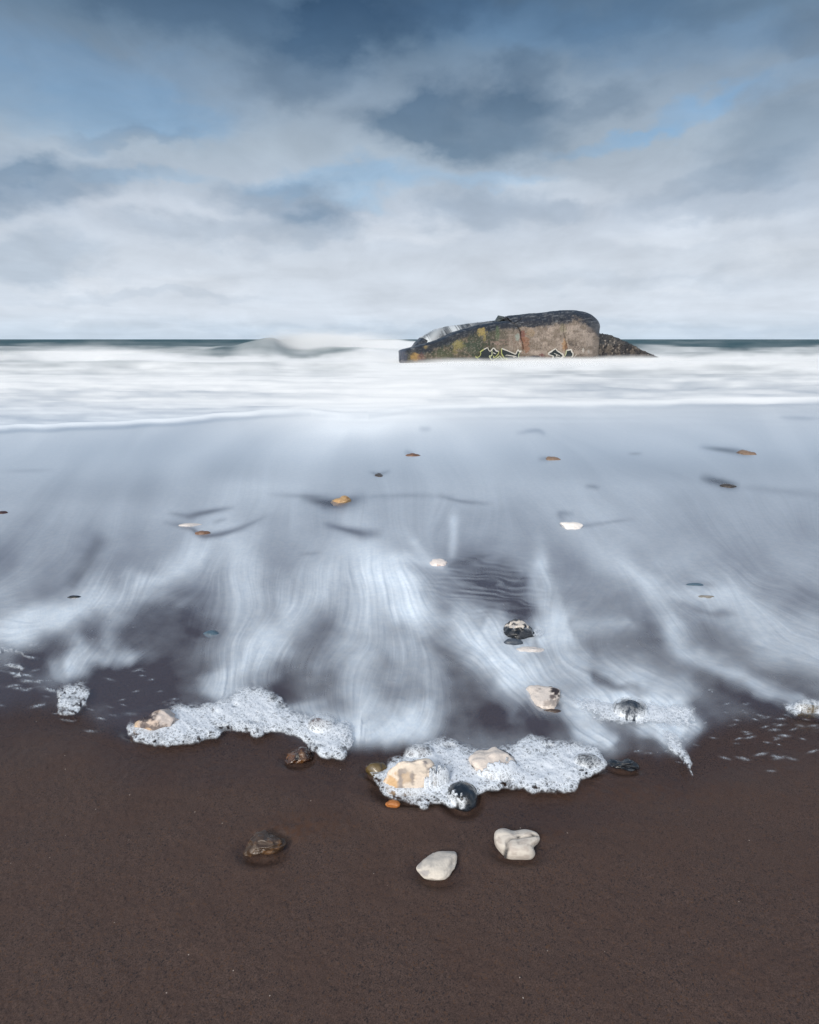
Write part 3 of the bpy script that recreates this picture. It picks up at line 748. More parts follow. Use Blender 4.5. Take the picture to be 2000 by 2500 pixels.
    mx_ = m.n('ShaderNodeMixShader', ins={0: al})
    m.t.links.new(tr.outputs[0], mx_.inputs[1]); m.t.links.new(b.outputs[0], mx_.inputs[2])
    tag(link('water', me, m.out(mx_.outputs[0])), kind='structure')
build_water()

# ================================================================== LYING FOAM CLUMPS
def foam_mat():
    m = NT('bubble_foam'); P = m.pos(); fo = m.attr('dens')
    Pw = m.vmath('ADD', P, m.vmath('SCALE', m.noise(P, 60, 2, .5, 0, True), (0, 0, 0), .006))
    e1 = m.voro(Pw, 62, 'DISTANCE_TO_EDGE'); e2 = m.voro(Pw, 130, 'DISTANCE_TO_EDGE'); e3 = m.voro(Pw, 290, 'DISTANCE_TO_EDGE')
    w1 = m.rng(e1, .03, .20, 1, 0); w2 = m.rng(e2, .03, .24, 1, 0); w3 = m.rng(e3, .03, .3, 1, 0)
    wall = m.math('MAXIMUM', m.math('MAXIMUM', m.math('MULTIPLY', w1, .9), m.math('MULTIPLY', w2, .85)), m.math('MULTIPLY', w3, .7))
    big = m.noise(P, 22, 4, .6)
    dn = m.math('ADD', fo, m.math('MULTIPLY', m.math('SUBTRACT', big, .5), .9))
    # dense froth is opaque, thin froth is a net of bubble walls
    al = m.math('ADD', m.math('MULTIPLY', m.rng(dn, .2, 1.4), .80), m.math('MULTIPLY', wall, m.rng(fo, .02, .45, 0, .85)), clamp=True)
    al = m.math('MULTIPLY', al, m.rng(fo, .01, .16))
    col = m.mix(m.math('MULTIPLY', wall, 1.0), (.19, .23, .29), (.70, .76, .84))
    col = m.mix(m.rng(dn, .45, 1.25, 0, .7), col, (.62, .68, .77))
    bp = m.bump(m.math('ADD', m.math('MULTIPLY', e1, 1.0), m.math('MULTIPLY', e2, .6)), .14, .003)
    b = m.bsdf(Base_Color=col, Roughness=.35, Normal=bp, IOR=1.3, Subsurface_Weight=0.0)
    tr = m.n('ShaderNodeBsdfTransparent'); mx = m.n('ShaderNodeMixShader', ins={0: al})
    m.t.links.new(tr.outputs[0], mx.inputs[1]); m.t.links.new(b.outputs[0], mx.inputs[2])
    return m.out(mx.outputs[0])
FMAT = foam_mat()
def inpoly(px, py, poly):
    c = np.zeros(px.shape, bool); n = len(poly)
    for i in range(n):
        x0, y0 = poly[i]; x1, y1 = poly[(i + 1) % n]
        if y0 == y1: continue
        c ^= ((y0 > py) != (y1 > py)) & (px < (x1 - x0) * (py - y0) / (y1 - y0) + x0)
    return c
def polydist(px, py, poly):
    b = np.full(px.shape, 1e9); n = len(poly)
    for i in range(n):
        x0, y0 = poly[i]; x1, y1 = poly[(i + 1) % n]; dx, dy = x1 - x0, y1 - y0
        t = np.clip(((px - x0) * dx + (py - y0) * dy) / (dx * dx + dy * dy + 1e-9), 0, 1)
        b = np.minimum(b, np.hypot(px - x0 - t * dx, py - y0 - t * dy))
    return b
def foam_patch(poly, hgt, rimw, label, sd, drape=(), veil=(), thin=(), soft=None, st=1.5, edge_d=.45, core=1.0):
    poly = np.array(poly, float)
    x0, y0 = poly.min(0) - 14; x1, y1 = poly.max(0) + 14
    px, py = np.meshgrid(np.arange(x0, x1, st), np.arange(y0, y1, st))
    qx = px + 5 * fbm(px / 22, py / 22, seed=sd, oc=3); qy = py + 4 * fbm(px / 22, py / 22, seed=sd + 5, oc=3)
    ins = inpoly(qx, qy, poly); d = polydist(qx, qy, poly) * np.where(ins, 1, -1)
    wx, wy = at(px, py)
    prof = np.sqrt(np.clip(d / rimw, 0, 1) * (2 - np.clip(d / rimw, 0, 1)))
    z = hgt * prof * (1 + .22 * fbm(px / 34, py / 26, seed=sd + 9, oc=3)) + .0006 * fbm(px / 5, py / 4, seed=sd + 11, oc=2) * prof
    dn = sstep(-1, 6, d) * edge_d + (core - edge_d) * sstep(2, rimw * 1.1, d)
    dn = dn + (.20 * fbm(px / 20, py / 14, seed=sd + 3, oc=3) - .38 * sstep(.25, .7, fbm(px / 9, py / 6, seed=sd + 4, oc=2))) * sstep(0, 8, d)
    for (cx, cy, rx, ry, a) in thin:
        k_ = a * np.exp(-(((px - cx) / rx) ** 2 + ((py - cy) / ry) ** 2) ** 2.5); dn = dn * (1 - k_); z = z * (1 - .6 * k_)
    iu = polydist(qx, qy - 22, poly) * np.where(inpoly(qx, qy - 22, poly), 1, -1); dn = dn * (.22 + .78 * sstep(-22, 14, iu))
    if soft is not None: dn = dn * soft(px, py)
    for (gi, lift, a) in drape:
        gx, gy, zc, ax, ay, az = GEO[gi]
        r2 = ((wx - gx) / (ax * 1.08)) ** 2 + ((wy - gy) / (ay * 1.08)) ** 2
        top = zc + lift * az * np.sqrt(np.clip(1 - r2, 0, 1))
        m_ = r2 < 1
        z = np.where(m_, np.maximum(z, top + .002), z); dn = dn * (1 - a * np.clip(1 - r2, 0, 1) ** .22)
    for (gi, lift, a, ux, uy, c0) in veil:        # foam runs over one side of the stone only
        gx, gy, zc, ax, ay, az = GEO[gi]
        u = (wx - gx) / ax; v = (wy - gy) / ay; r2 = u * u + v * v; t_ = u * ux + v * uy + .18 * fbm(px / 7, py / 5, seed=sd + 31, oc=3)
        m_ = r2 < 1.1
        cov = sstep(c0 - .12, c0 + .22, t_)
        z = np.where(m_, np.maximum(z, (zc + lift * az * np.sqrt(np.clip(1 - r2 / 1.1, 0, 1))) * sstep(0, .5, cov)), z)
        dn = dn * np.where(r2 < .92, cov, 1)
    dn = np.clip(dn, 0, 1) * (d > -1.5)
    V = np.stack([wx, wy, z + .011], -1).reshape(-1, 3)
    q = grid_faces(*px.shape); keep = (dn.ravel()[q] > .003).any(1); q = q[keep]
    used = np.unique(q); remap = np.zeros(len(V), int); remap[used] = np.arange(len(used))
    me = mesh_np('sea_foam', V[used], remap[q], {'dens': dn.ravel()[used]})
    return tag(link('sea_foam', me, FMAT), label, 'foam', kind='stuff')
def zp(l, ox, oy, s): return [(ox + x * s, oy + y * s) for x, y in l]
# left clump
foam_patch(zp([(165,440),(205,395),(290,345),(400,318),(520,312),(620,322),(740,305),(830,262),(900,215),(1000,200),(1090,225),(1160,275),(1200,340),(1280,380),(1390,400),(1500,410),(1600,430),(1640,500),(1640,580),(1605,650),(1590,700),(1500,712),(1430,700),(1350,650),(1290,580),(1210,545),(1100,530),(1040,548),(990,572),(950,535),(860,515),(790,522),(740,560),(640,590),(520,615),(400,630),(300,605),(210,580),(170,540)], 250, 1600, .3768),
           .012, 34, 'long clump of white bubble foam lying over stones on the left of the waterline', 401,
           drape=[(17, 1.0, .74), (19, 1.0, .6)],
           thin=[(346, 1768, 30, 19, .97), (372, 1750, 32, 16, .95), (398, 1741, 28, 15, .9), (575, 1735, 8, 6, .5), (620, 1775, 9, 6, .4), (500, 1722, 14, 5, .6), (380, 1780, 14, 7, .5), (545, 1790, 22, 7, .5)])
# middle clump
foam_patch(zp([(90,330),(120,285),(250,262),(345,230),(370,195),(450,150),(560,130),(640,150),(700,185),(780,215),(860,205),(960,185),(1040,140),(1090,115),(1180,130),(1250,155),(1400,160),(1500,190),(1540,250),(1562,310),(1520,360),(1400,410),(1385,450),(1370,480),(1230,490),(1100,495),(1040,470),(900,470),(820,480),(785,520),(745,570),(680,588),(600,570),(500,560),(490,585),(440,588),(410,555),(330,540),(250,515),(190,480),(150,420),(130,370)], 850, 1750, .4058),
           .013, 34, 'wide clump of white bubble foam round the big cream rock in the middle', 411,
           drape=[(7, 1.0, .66), (8, 1.02, .72)], veil=[(2, .86, 0, .88, -.47, .72), (6, .86, 0, .30, -.95, .48), (4, .9, 0, -.55, -.8, .60)],
           thin=[(922, 1880, 28, 20, 1.0), (1340, 1838, 14, 6, .55), (1240, 1925, 16, 8, .5), (990, 1962, 90, 12, .35), (1095, 1838, 20, 8, .5)])
# foam round the netted rock and its tail
foam_patch(zp([(440,430),(560,450),(700,480),(780,465),(850,470),(960,480),(1060,490),(1150,530),(1110,560),(1140,620),(1060,620),(1000,625),(920,620),(820,615),(730,610),(640,600),(560,560),(470,500),(400,500),(350,490),(380,450)], 1150, 1480, .4928),
           .009, 26, 'white foam round the netted blue-black rock on the right', 421, drape=[(10, 1.03, .94)], veil=[(11, .80, 0, .6, -.8, .45)],
           thin=[(1340, 1712, 22, 12, .5)], soft=lambda x, y: .35 + .65 * sstep(1350, 1480, x), edge_d=.22)
foam_patch([(1214,1546),(1232,1536),(1262,1540),(1300,1534),(1330,1540),(1345,1556),(1318,1566),(1280,1562),(1248,1560),(1222,1556)],
           .006, 10, 'small ring of foam clinging round the peaked black and white flint', 491, veil=[(12, .90, 0, 0, -1, .50)], edge_d=.35, core=.7)
foam_patch(zp([(925,640),(980,625),(1060,650),(1130,685),(1060,690),(1050,720),(1085,760),(1100,800),(1095,830),(1115,875),(1095,870),(1060,820),(1030,770),(980,740),(950,690)], 1150, 1480, .4928),
           .008, 14, 'thin ragged tail of bubbles running down the sand on the right', 431, edge_d=.35, core=.75)
foam_patch(zp([(1520,505),(1560,485),(1640,480),(1760,490),(1800,560),(1700,562),(1600,560),(1550,540)], 1150, 1480, .4928),
           .010, 16, 'foam over the brown rock at the right edge of the picture', 441, drape=[(15, 1.0, .6)])
foam_patch(zp([(330,720),(380,680),(480,662),(545,690),(575,715),(555,760),(530,800),(500,860),(470,885),(330,880),(350,850),(330,830),(350,780)], 0, 1400, .4058),
           .009, 16, 'small square patch of lacy foam on the far left of the waterline', 451, edge_d=.35, core=.62)
foam_patch(zp([(-60,440),(40,440),(110,465),(180,490),(205,520),(190,545),(130,515),(60,500),(-60,510)], 0, 1400, .4058), .008, 12, 'upper wavy ribbon of foam at the left edge of the picture', 461, edge_d=.35, core=.6)
foam_patch(zp([(-60,580),(0,575),(60,550),(120,550),(150,580),(210,575),(150,620),(130,655),(60,660),(110,610),(40,595),(-60,615)], 0, 1400, .4058), .008, 12, 'lower wavy ribbon of foam at the left edge of the picture', 471, edge_d=.35, core=.6)
foam_patch(zp([(130,460),(170,430),(240,405),(280,415),(240,445),(200,470),(160,475)], 0, 1400, .4058), .006, 12, 'short wisp of foam above the upper ribbon on the left', 481, edge_d=.25, core=.5)

# ================================================================== STONE MATERIALS AND SHAPES
def stone_mat(name, c1, c2, c3, scale=18, thr=.58, rough=.5, c2w=.05, rough_d=None, dark_up=0, coat=0.0, fine=.25):
    m = NT(name); P = m.obj()
    a = m.noise(P, scale, 5, .6, .6); b_ = m.noise(m.vmath('ADD', P, (3.1, 1.7, 9.2)), scale * 1.9, 5, .62, .8)
    g = m.noise(P, scale * 14, 4, .7)
    c = m.mix(m.rng(a, thr - c2w, thr + c2w), c1, c2)
    c = m.mix(m.rng(b_, .64, .70), c, c3)
    c = m.mix(fine, c, m.mix(m.rng(g, .3, .7), tuple(np.array(c1) * .55), tuple(np.minimum(np.array(c1) * 1.25, .85))))
    c = m.mix(m.attr('patch'), c, m.attr('Col', 'Color'))
    h = m.math('ADD', m.math('MULTIPLY', a, .5), m.math('MULTIPLY', g, .12))
    rr = m.rng(a, thr - .05, thr + .05, rough, rough if rough_d is None else rough_d)
    b = m.bsdf(Base_Color=c, Roughness=rr, Normal=m.bump(h, .5, .02), Coat_Weight=coat, Coat_Roughness=.15)
    return m.out(b.outputs[0])
MT = {
 'cream': stone_mat('cream_flint', (.68, .60, .52), (.60, .49, .38), (.40, .36, .32), 13, .62, .55),
 'cream2': stone_mat('pale_pink_flint', (.70, .63, .58), (.62, .54, .48), (.50, .46, .44), 11, .60, .5),
 'creamdark': stone_mat('cream_dark_flint', (.58, .47, .40), (.075, .065, .07), (.50, .34, .20), 14, .50, .45, rough_d=.2),
 'chalkgrey': stone_mat('white_flint', (.54, .51, .47), (.44, .41, .38), (.22, .22, .24), 12, .62, .6),
 'chalk': stone_mat('chalk_stone', (.80, .77, .75), (.74, .70, .67), (.6, .55, .5), 14, .6, .5),
 'chalkwet': stone_mat('wet_pale_stone', (.52, .50, .50), (.46, .42, .40), (.3, .28, .27), 14, .6, .35),
 'pinkwhite': stone_mat('pink_white_stone', (.72, .66, .64), (.60, .48, .45), (.40, .30, .28), 14, .58, .4),
 'black': stone_mat('black_flint', (.010, .013, .018), (.020, .028, .040), (.030, .040, .055), 14, .55, .16, coat=.6, fine=.1),
 'blueblack': stone_mat('blue_black_flint', (.014, .024, .042), (.022, .034, .052), (.04, .05, .07), 16, .55, .25, fine=.15),
 'panda': stone_mat('black_white_flint', (.012, .015, .020), (.030, .035, .045), (.012, .015, .020), 15, .52, .2, .02, rough_d=.5, fine=.08),
 'whitebrown': stone_mat('white_brown_flint', (.66, .60, .56), (.58, .52, .48), (.16, .12, .10), 12, .60, .45, .03),
 'olive': stone_mat('olive_flint', (.10, .068, .022), (.040, .032, .020), (.20, .16, .09), 20, .54, .25, coat=.4),
 'orange': stone_mat('orange_flint', (.38, .14, .035), (.28, .095, .025), (.45, .24, .10), 16, .55, .25, coat=.4),
 'orangepale': stone_mat('pale_orange_stone', (.40, .27, .14), (.32, .19, .09), (.40, .32, .22), 18, .55, .45),
 'orangebrown': stone_mat('tan_stone', (.22, .155, .11), (.17, .11, .08), (.30, .26, .23), 22, .55, .45),
 'rust': stone_mat('rusty_stone', (.17, .095, .062), (.11, .060, .040), (.26, .19, .15), 22, .55, .4),
 'redbrown': stone_mat('red_brown_stone', (.085, .035, .026), (.05, .024, .022), (.15, .07, .05), 18, .55, .3),
 'darkred': stone_mat('dark_red_stone', (.05, .020, .020), (.03, .016, .018), (.09, .04, .04), 18, .55, .3),
 'slate': stone_mat('slate_pebble', (.055, .070, .095), (.045, .055, .075), (.08, .10, .12), 18, .55, .3, fine=.1),
 'slateblue': stone_mat('blue_grey_pebble', (.060, .105, .150), (.05, .08, .11), (.10, .14, .18), 18, .55, .35, fine=.1),
 'greydark': stone_mat('dark_grey_stone', (.060, .050, .045), (.035, .030, .030), (.25, .22, .2), 24, .55, .35),
 'sandy': stone_mat('sandy_stone', (.22, .21, .19), (.17, .15, .13), (.28, .26, .22), 20, .55, .5),
 'sandbrown': stone_mat('sand_brown_stone', (.060, .042, .036), (.045, .034, .030), (.08, .06, .05), 20, .55, .3),
 'amber': stone_mat('amber_flint', (.045, .017, .006), (.15, .060, .014), (.006, .005, .005), 22, .57, .12, coat=.8, fine=.12),
 'amberdull': stone_mat('brown_flint', (.055, .034, .022), (.16, .085, .040), (.018, .015, .015), 20, .55, .28, coat=.3, fine=.2),
}
def ico(sub):
    import bmesh
    bm = bmesh.new(); bmesh.ops.create_icosphere(bm, subdivisions=sub, radius=1)
    v = np.array([x.co[:] for x in bm.verts]); f = np.array([[q.index for q in p.verts] for p in bm.faces]); bm.free()
    return v, f
ICO5 = ico(5); ICO4 = ico(4)
def stone_verts(base, sd, chips, rough, lump=.16, pitted=0):
    r = np.random.default_rng(sd); v = base.copy()
    off = r.uniform(-50, 50, 3)
    n = v / np.linalg.norm(v, axis=1)[:, None]
    d = lump * fbm(n[:, 0] * 1.1 + off[0], n[:, 1] * 1.1 + off[1], n[:, 2] * 1.1 + off[2], seed=sd, oc=2)
    v = v * (1 + d)[:, None]
    for i in range(chips):
        nrm = r.normal(size=3); nrm[2] = abs(nrm[2]) * .8; nrm /= np.linalg.norm(nrm)
        h = r.uniform(.60, .86); dd = v @ nrm - h; m = dd > 0
        v[m] -= nrm * (dd[m] * .88)[:, None]
    dd = rough * fbm(v[:, 0] * 3.2 + off[1], v[:, 1] * 3.2 + off[2], v[:, 2] * 3.2 + off[0], seed=sd + 3, oc=4)
    v = v * (1 + dd)[:, None]
    if pitted:
        rr = fbm(v[:, 0] * 2.1 + off[2], v[:, 1] * 2.1, v[:, 2] * 2.1 + off[1], seed=sd + 9, oc=3)
        v = v * (1 - pitted * sstep(.25, .6, rr))[:, None]
    ext = (v.max(0) - v.min(0)) / 2; mid = (v.max(0) + v.min(0)) / 2
    return (v - mid) / ext
def add_stone(s, g, rotz=None):
    name, x0, x1, y0, y1, typ, hr, sd, chips, label, cat = s
    x, y, zc, ax, ay, az = g
    big = (x1 - x0) > 60
    base, f = ICO5 if big else ICO4
    v = stone_verts(base, sd, chips, .035 if chips < 2 else .075, .12 if chips < 2 else .2, .10 if chips > 3 else 0)
    # a little leaning so that outlines are not symmetric
    v = v * np.array([ax, ay, az])
    idx = next(i for i, t in enumerate(STONES) if t is s)
    th = math.atan2(H, math.hypot(x, y)); wv = math.hypot(ay * math.sin(th), az * math.cos(th))
    if idx in OUT: v, sx, sy = reshape(v, OUT[idx], ax, ay, az, th)
    else: sx, sy = v[:, 0] / ax, (v[:, 1] * math.sin(th) + v[:, 2] * math.cos(th)) / wv
    cc = np.zeros((len(v), 3)); pa = np.zeros(len(v))
    nz = fbm(v[:, 0] / ax * 5, v[:, 1] / ax * 5, v[:, 2] / ax * 5, seed=sd, oc=4)
    for (qx, qy, rx, ry, col, a) in PAT.get(idx, []):
        m_ = a * sstep(1.25, .8, np.sqrt(((sx - qx) / rx) ** 2 + ((sy - qy) / ry) ** 2) + .6 * nz)
        cc = lerp(cc, np.array(col), (m_ / np.maximum(np.maximum(pa, m_), 1e-5))[:, None]); pa = np.maximum(pa, m_)
    me = mesh_np(name, v, f, {'patch': pa}, cols=cc)
    o = link(name, me, MT[typ]); o.location = (x, y, zc)
    tag(o, label, cat, 'stones scattered over the beach'); return o
SHAPE = {}
for s, g in zip(STONES, GEO):
    add_stone(s, g)

# white lobed stone: two lobes above, a block below with a dark cleft, one stone
def lobed():
    x, y, zc, ax, ay, az = LOBE
    base, f = ICO5
    th = np.arctan2(base[:, 1], base[:, 0])
    # outline read from above: dips at the top between the lobes and at the lower left
    ang = np.radians([-180, -150, -128, -112, -95, -70, -45, -35, -20, 0, 20, 45, 75, 95, 115, 140, 160, 180])
    rad = np.array([.90, .80, .78, .98, .98, 1.0, 1.05, .92, .86, 1.02, 1.05, .98, .80, .70, .82, 1.10, 1.10, .90])
    R = np.ones(len(th))
    hz = np.sqrt(base[:, 0] ** 2 + base[:, 1] ** 2)
    v = base.copy(); v[:, 0] *= 1 + (R - 1) * hz; v[:, 1] *= 1 + (R - 1) * hz
    v = v * (1 + .04 * fbm(base[:, 0] * 2.4 + 5, base[:, 1] * 2.4, base[:, 2] * 2.4, seed=55, oc=3))[:, None]
    v[:, 2] = np.where(v[:, 2] > 0, np.tanh(v[:, 2] * 1.6) / np.tanh(1.6), v[:, 2])
    # the cleft that parts the lower block from the upper lobes
    cl = [(-.62, -.85), (-.50, -.35), (-.12, -.02), (.45, .02), (.85, .22)]
    d = np.full(len(v), 9.)
    for i in range(len(cl) - 1):
        a = np.array(cl[i]); b = np.array(cl[i + 1]); ab = b - a
        t = np.clip(((v[:, :2] - a) @ ab) / (ab @ ab), 0, 1)
        d = np.minimum(d, np.linalg.norm(v[:, :2] - a - t[:, None] * ab, axis=1))
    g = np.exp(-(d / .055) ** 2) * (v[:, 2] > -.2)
    v[:, 2] -= .30 * g
    up = (v[:, 1] > .1) * 1.0
    v[:, 2] += .10 * up * sstep(0.05, .3, d)
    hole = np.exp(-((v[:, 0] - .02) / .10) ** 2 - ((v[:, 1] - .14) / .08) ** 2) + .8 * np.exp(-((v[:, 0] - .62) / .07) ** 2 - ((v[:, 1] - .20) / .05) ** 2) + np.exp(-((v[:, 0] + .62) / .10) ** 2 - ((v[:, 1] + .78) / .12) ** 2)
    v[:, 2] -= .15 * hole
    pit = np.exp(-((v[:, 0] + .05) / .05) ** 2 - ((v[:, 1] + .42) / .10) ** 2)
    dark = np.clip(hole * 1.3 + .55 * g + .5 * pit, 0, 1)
    nz = fbm(v[:, 0] * 4, v[:, 1] * 4, v[:, 2] * 4, seed=56, oc=4)
    c = lerp(np.array([.55, .52, .48]), np.array([.42, .38, .35]), sstep(-.1, .5, nz)[:, None])
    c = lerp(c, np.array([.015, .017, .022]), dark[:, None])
    vv, _, _ = reshape(base * np.array([ax, ay, az]), OUT['lobe'], ax, ay, az, math.atan2(H, math.hypot(x, y)))
    vv[:, 2] += (v[:, 2] - base[:, 2]) * az
    me = mesh_np('pebble', vv, f, cols=c)
    m = NT('white_lobed_flint'); P = m.obj(); g_ = m.noise(P, 180, 4, .7)
    b = m.bsdf(Base_Color=m.mix(m.rng(g_, .3, .7, 0, .18), m.attr('Col', 'Color'), (.35, .32, .30)), Roughness=.55, Normal=m.bump(g_, .3, .004))
    o = link('pebble', me, m.out(b.outputs[0])); o.location = (x, y, zc)
    tag(o, 'white lobed flint with a cleft and small black hollows, lying on dry sand', 'pebble', 'stones scattered over the beach')
lobed()

# ================================================================== BUNKER
A = np.array(at(976, 887.0)); B = np.array(at(1471, 878.5))
A = np.array([float(A[0]), float(A[1])]); B = np.array([float(B[0]), float(B[1])])
DIR = (B - A) / np.linalg.norm(B - A); NB = np.array([-DIR[1], DIR[0]])      # NB points away from the camera
if NB[1] < 0: NB = -NB
LEN = float(np.linalg.norm(B - A))
def on_wall(px, py, off=0.0):
    """where the view line through px, py meets the wall plane moved back by off: (s along the wall, z)"""
    a = (px - CX) / F; b = (CY - py) / F
    d = np.array([a, cp + b * sp, -sp + b * cp])
    t = (A + NB * off) @ NB / (d[:2] @ NB)
    p = d * t
    return float((p[:2] - A - NB * off) @ DIR), float(p[2] + H)
def W3(s, off, z): return np.array([A[0] + DIR[0] * s + NB[0] * off, A[1] + DIR[1] * s + NB[1] * off, z])
Z1 = lambda l: [(900 + x * .46377, 700 + y * .46377) for x, y in l]
Z2 = lambda l: [(960 + x * .16232, 740 + y * .16232) for x, y in l]
Z3 = lambda l: [(1220 + x * .16232, 740 + y * .16232) for x, y in l]

def rbox(s0, s1, d0, D, sil, R, voff, n=(300, 26, 96), zb=-1.0, lean=0.0, cut=None, skew=.42):
    """rounded block: s0..s1 along the wall, d0..d0+D deep, top following the silhouette"""
    tab = [on_wall(px, py, voff) for px, py in sil]; ts = np.array([t[0] - skew * voff for t in tab]); tz = np.array([t[1] for t in tab])
    o = np.argsort(ts); ts, tz = ts[o], tz[o]; ZM = 4.0
    faces = []; verts = []; base = 0
    def add(u, v, fn):
        nonlocal base
        U, V_ = np.meshgrid(u, v); pts = fn(U, V_); r, c = U.shape
        verts.append(np.stack([np.broadcast_to(q, U.shape) for q in pts], -1).reshape(-1, 3)); faces.append(grid_faces(r, c) + base); base += r * c
    ss = np.linspace(s0, s1, n[0]); dd = np.linspace(0, D, n[1]) ; dd = D * (np.linspace(0, 1, n[1]) ** 1.6); zz = np.linspace(zb, ZM, n[2])
    add(ss, zz, lambda U, V: (U, U * 0, V)); add(ss, dd, lambda U, V: (U, V, U * 0 + ZM)); add(ss, zz, lambda U, V: (U, U * 0 + D, V))
    add(dd, zz, lambda U, V: (U * 0 + s0, U, V)); add(dd, zz, lambda U, V: (U * 0 + s1, U, V))
    v = np.vstack(verts); f = np.vstack(faces)
    Rl, Rr, Rf, Rt = R
    # round the edges
    s, d, z = v[:, 0].copy(), v[:, 1].copy(), v[:, 2].copy()
    cs = np.clip(s, s0 + Rl, s1 - Rr); cd = np.clip(d, Rf, D - Rf); cz = np.minimum(z, ZM - Rt)
    ns = np.where(s < cs, (s - cs) / max(Rl, 1e-6), (s - cs) / max(Rr, 1e-6)); nd = (d - cd) / Rf; nz = (z - cz) / Rt
    L_ = np.sqrt(ns ** 2 + nd ** 2 + nz ** 2); mx = np.maximum(np.maximum(abs(ns), abs(nd)), abs(nz)); 
    k = np.where(L_ > 1e-9, mx / np.maximum(L_, 1e-9), 1.0)
    s = cs + (s - cs) * k; d = cd + (d - cd) * k; z = cz + (z - cz) * k
    top = np.interp(s, ts, tz)
    z = np.where(z > 0, z * top / ZM, z)
    d = d + lean * np.clip(z, 0, 9)
    if cut is not None: s = s + cut(s, z, s0, s1)
    s = s + skew * (d + d0)
    P = np.stack([A[0] + DIR[0] * s + NB[0] * (d + d0), A[1] + DIR[1] * s + NB[1] * (d + d0), z], -1)
    # weld the seams
    key = np.round(P * 2000).astype(np.int64); _, first, inv = np.unique(key, axis=0, return_index=True, return_inverse=True)
    inv = inv.reshape(-1); P = P[first]; f = inv[f]
    ok = np.array([len(set(q)) == 4 for q in f]); f = f[ok]
    return P, f
def vnormals(P, f):
    n = np.cross(P[f[:, 2]] - P[f[:, 0]], P[f[:, 3]] - P[f[:, 1]]); N = np.zeros(P.shape)
    for k in range(4): np.add.at(N, f[:, k], n)
    return N / (np.linalg.norm(N, axis=1)[:, None] + 1e-9)
def roughen(P, f, a1, a2, a3, sd):
    N = vnormals(P, f); c = P.mean(0)
    if ((P - c) * N).sum() < 0: N = -N
    h = a1 * fbm(P[:, 0] * .5, P[:, 1] * .5, P[:, 2] * .9, seed=sd, oc=3) + a2 * fbm(P[:, 0] * 3, P[:, 1] * 3, P[:, 2] * 3, seed=sd + 1, oc=4) + a3 * fbm(P[:, 0] * 14, P[:, 1] * 14, P[:, 2] * 14, seed=sd + 2, oc=2)
    return P + N * h[:, None], h

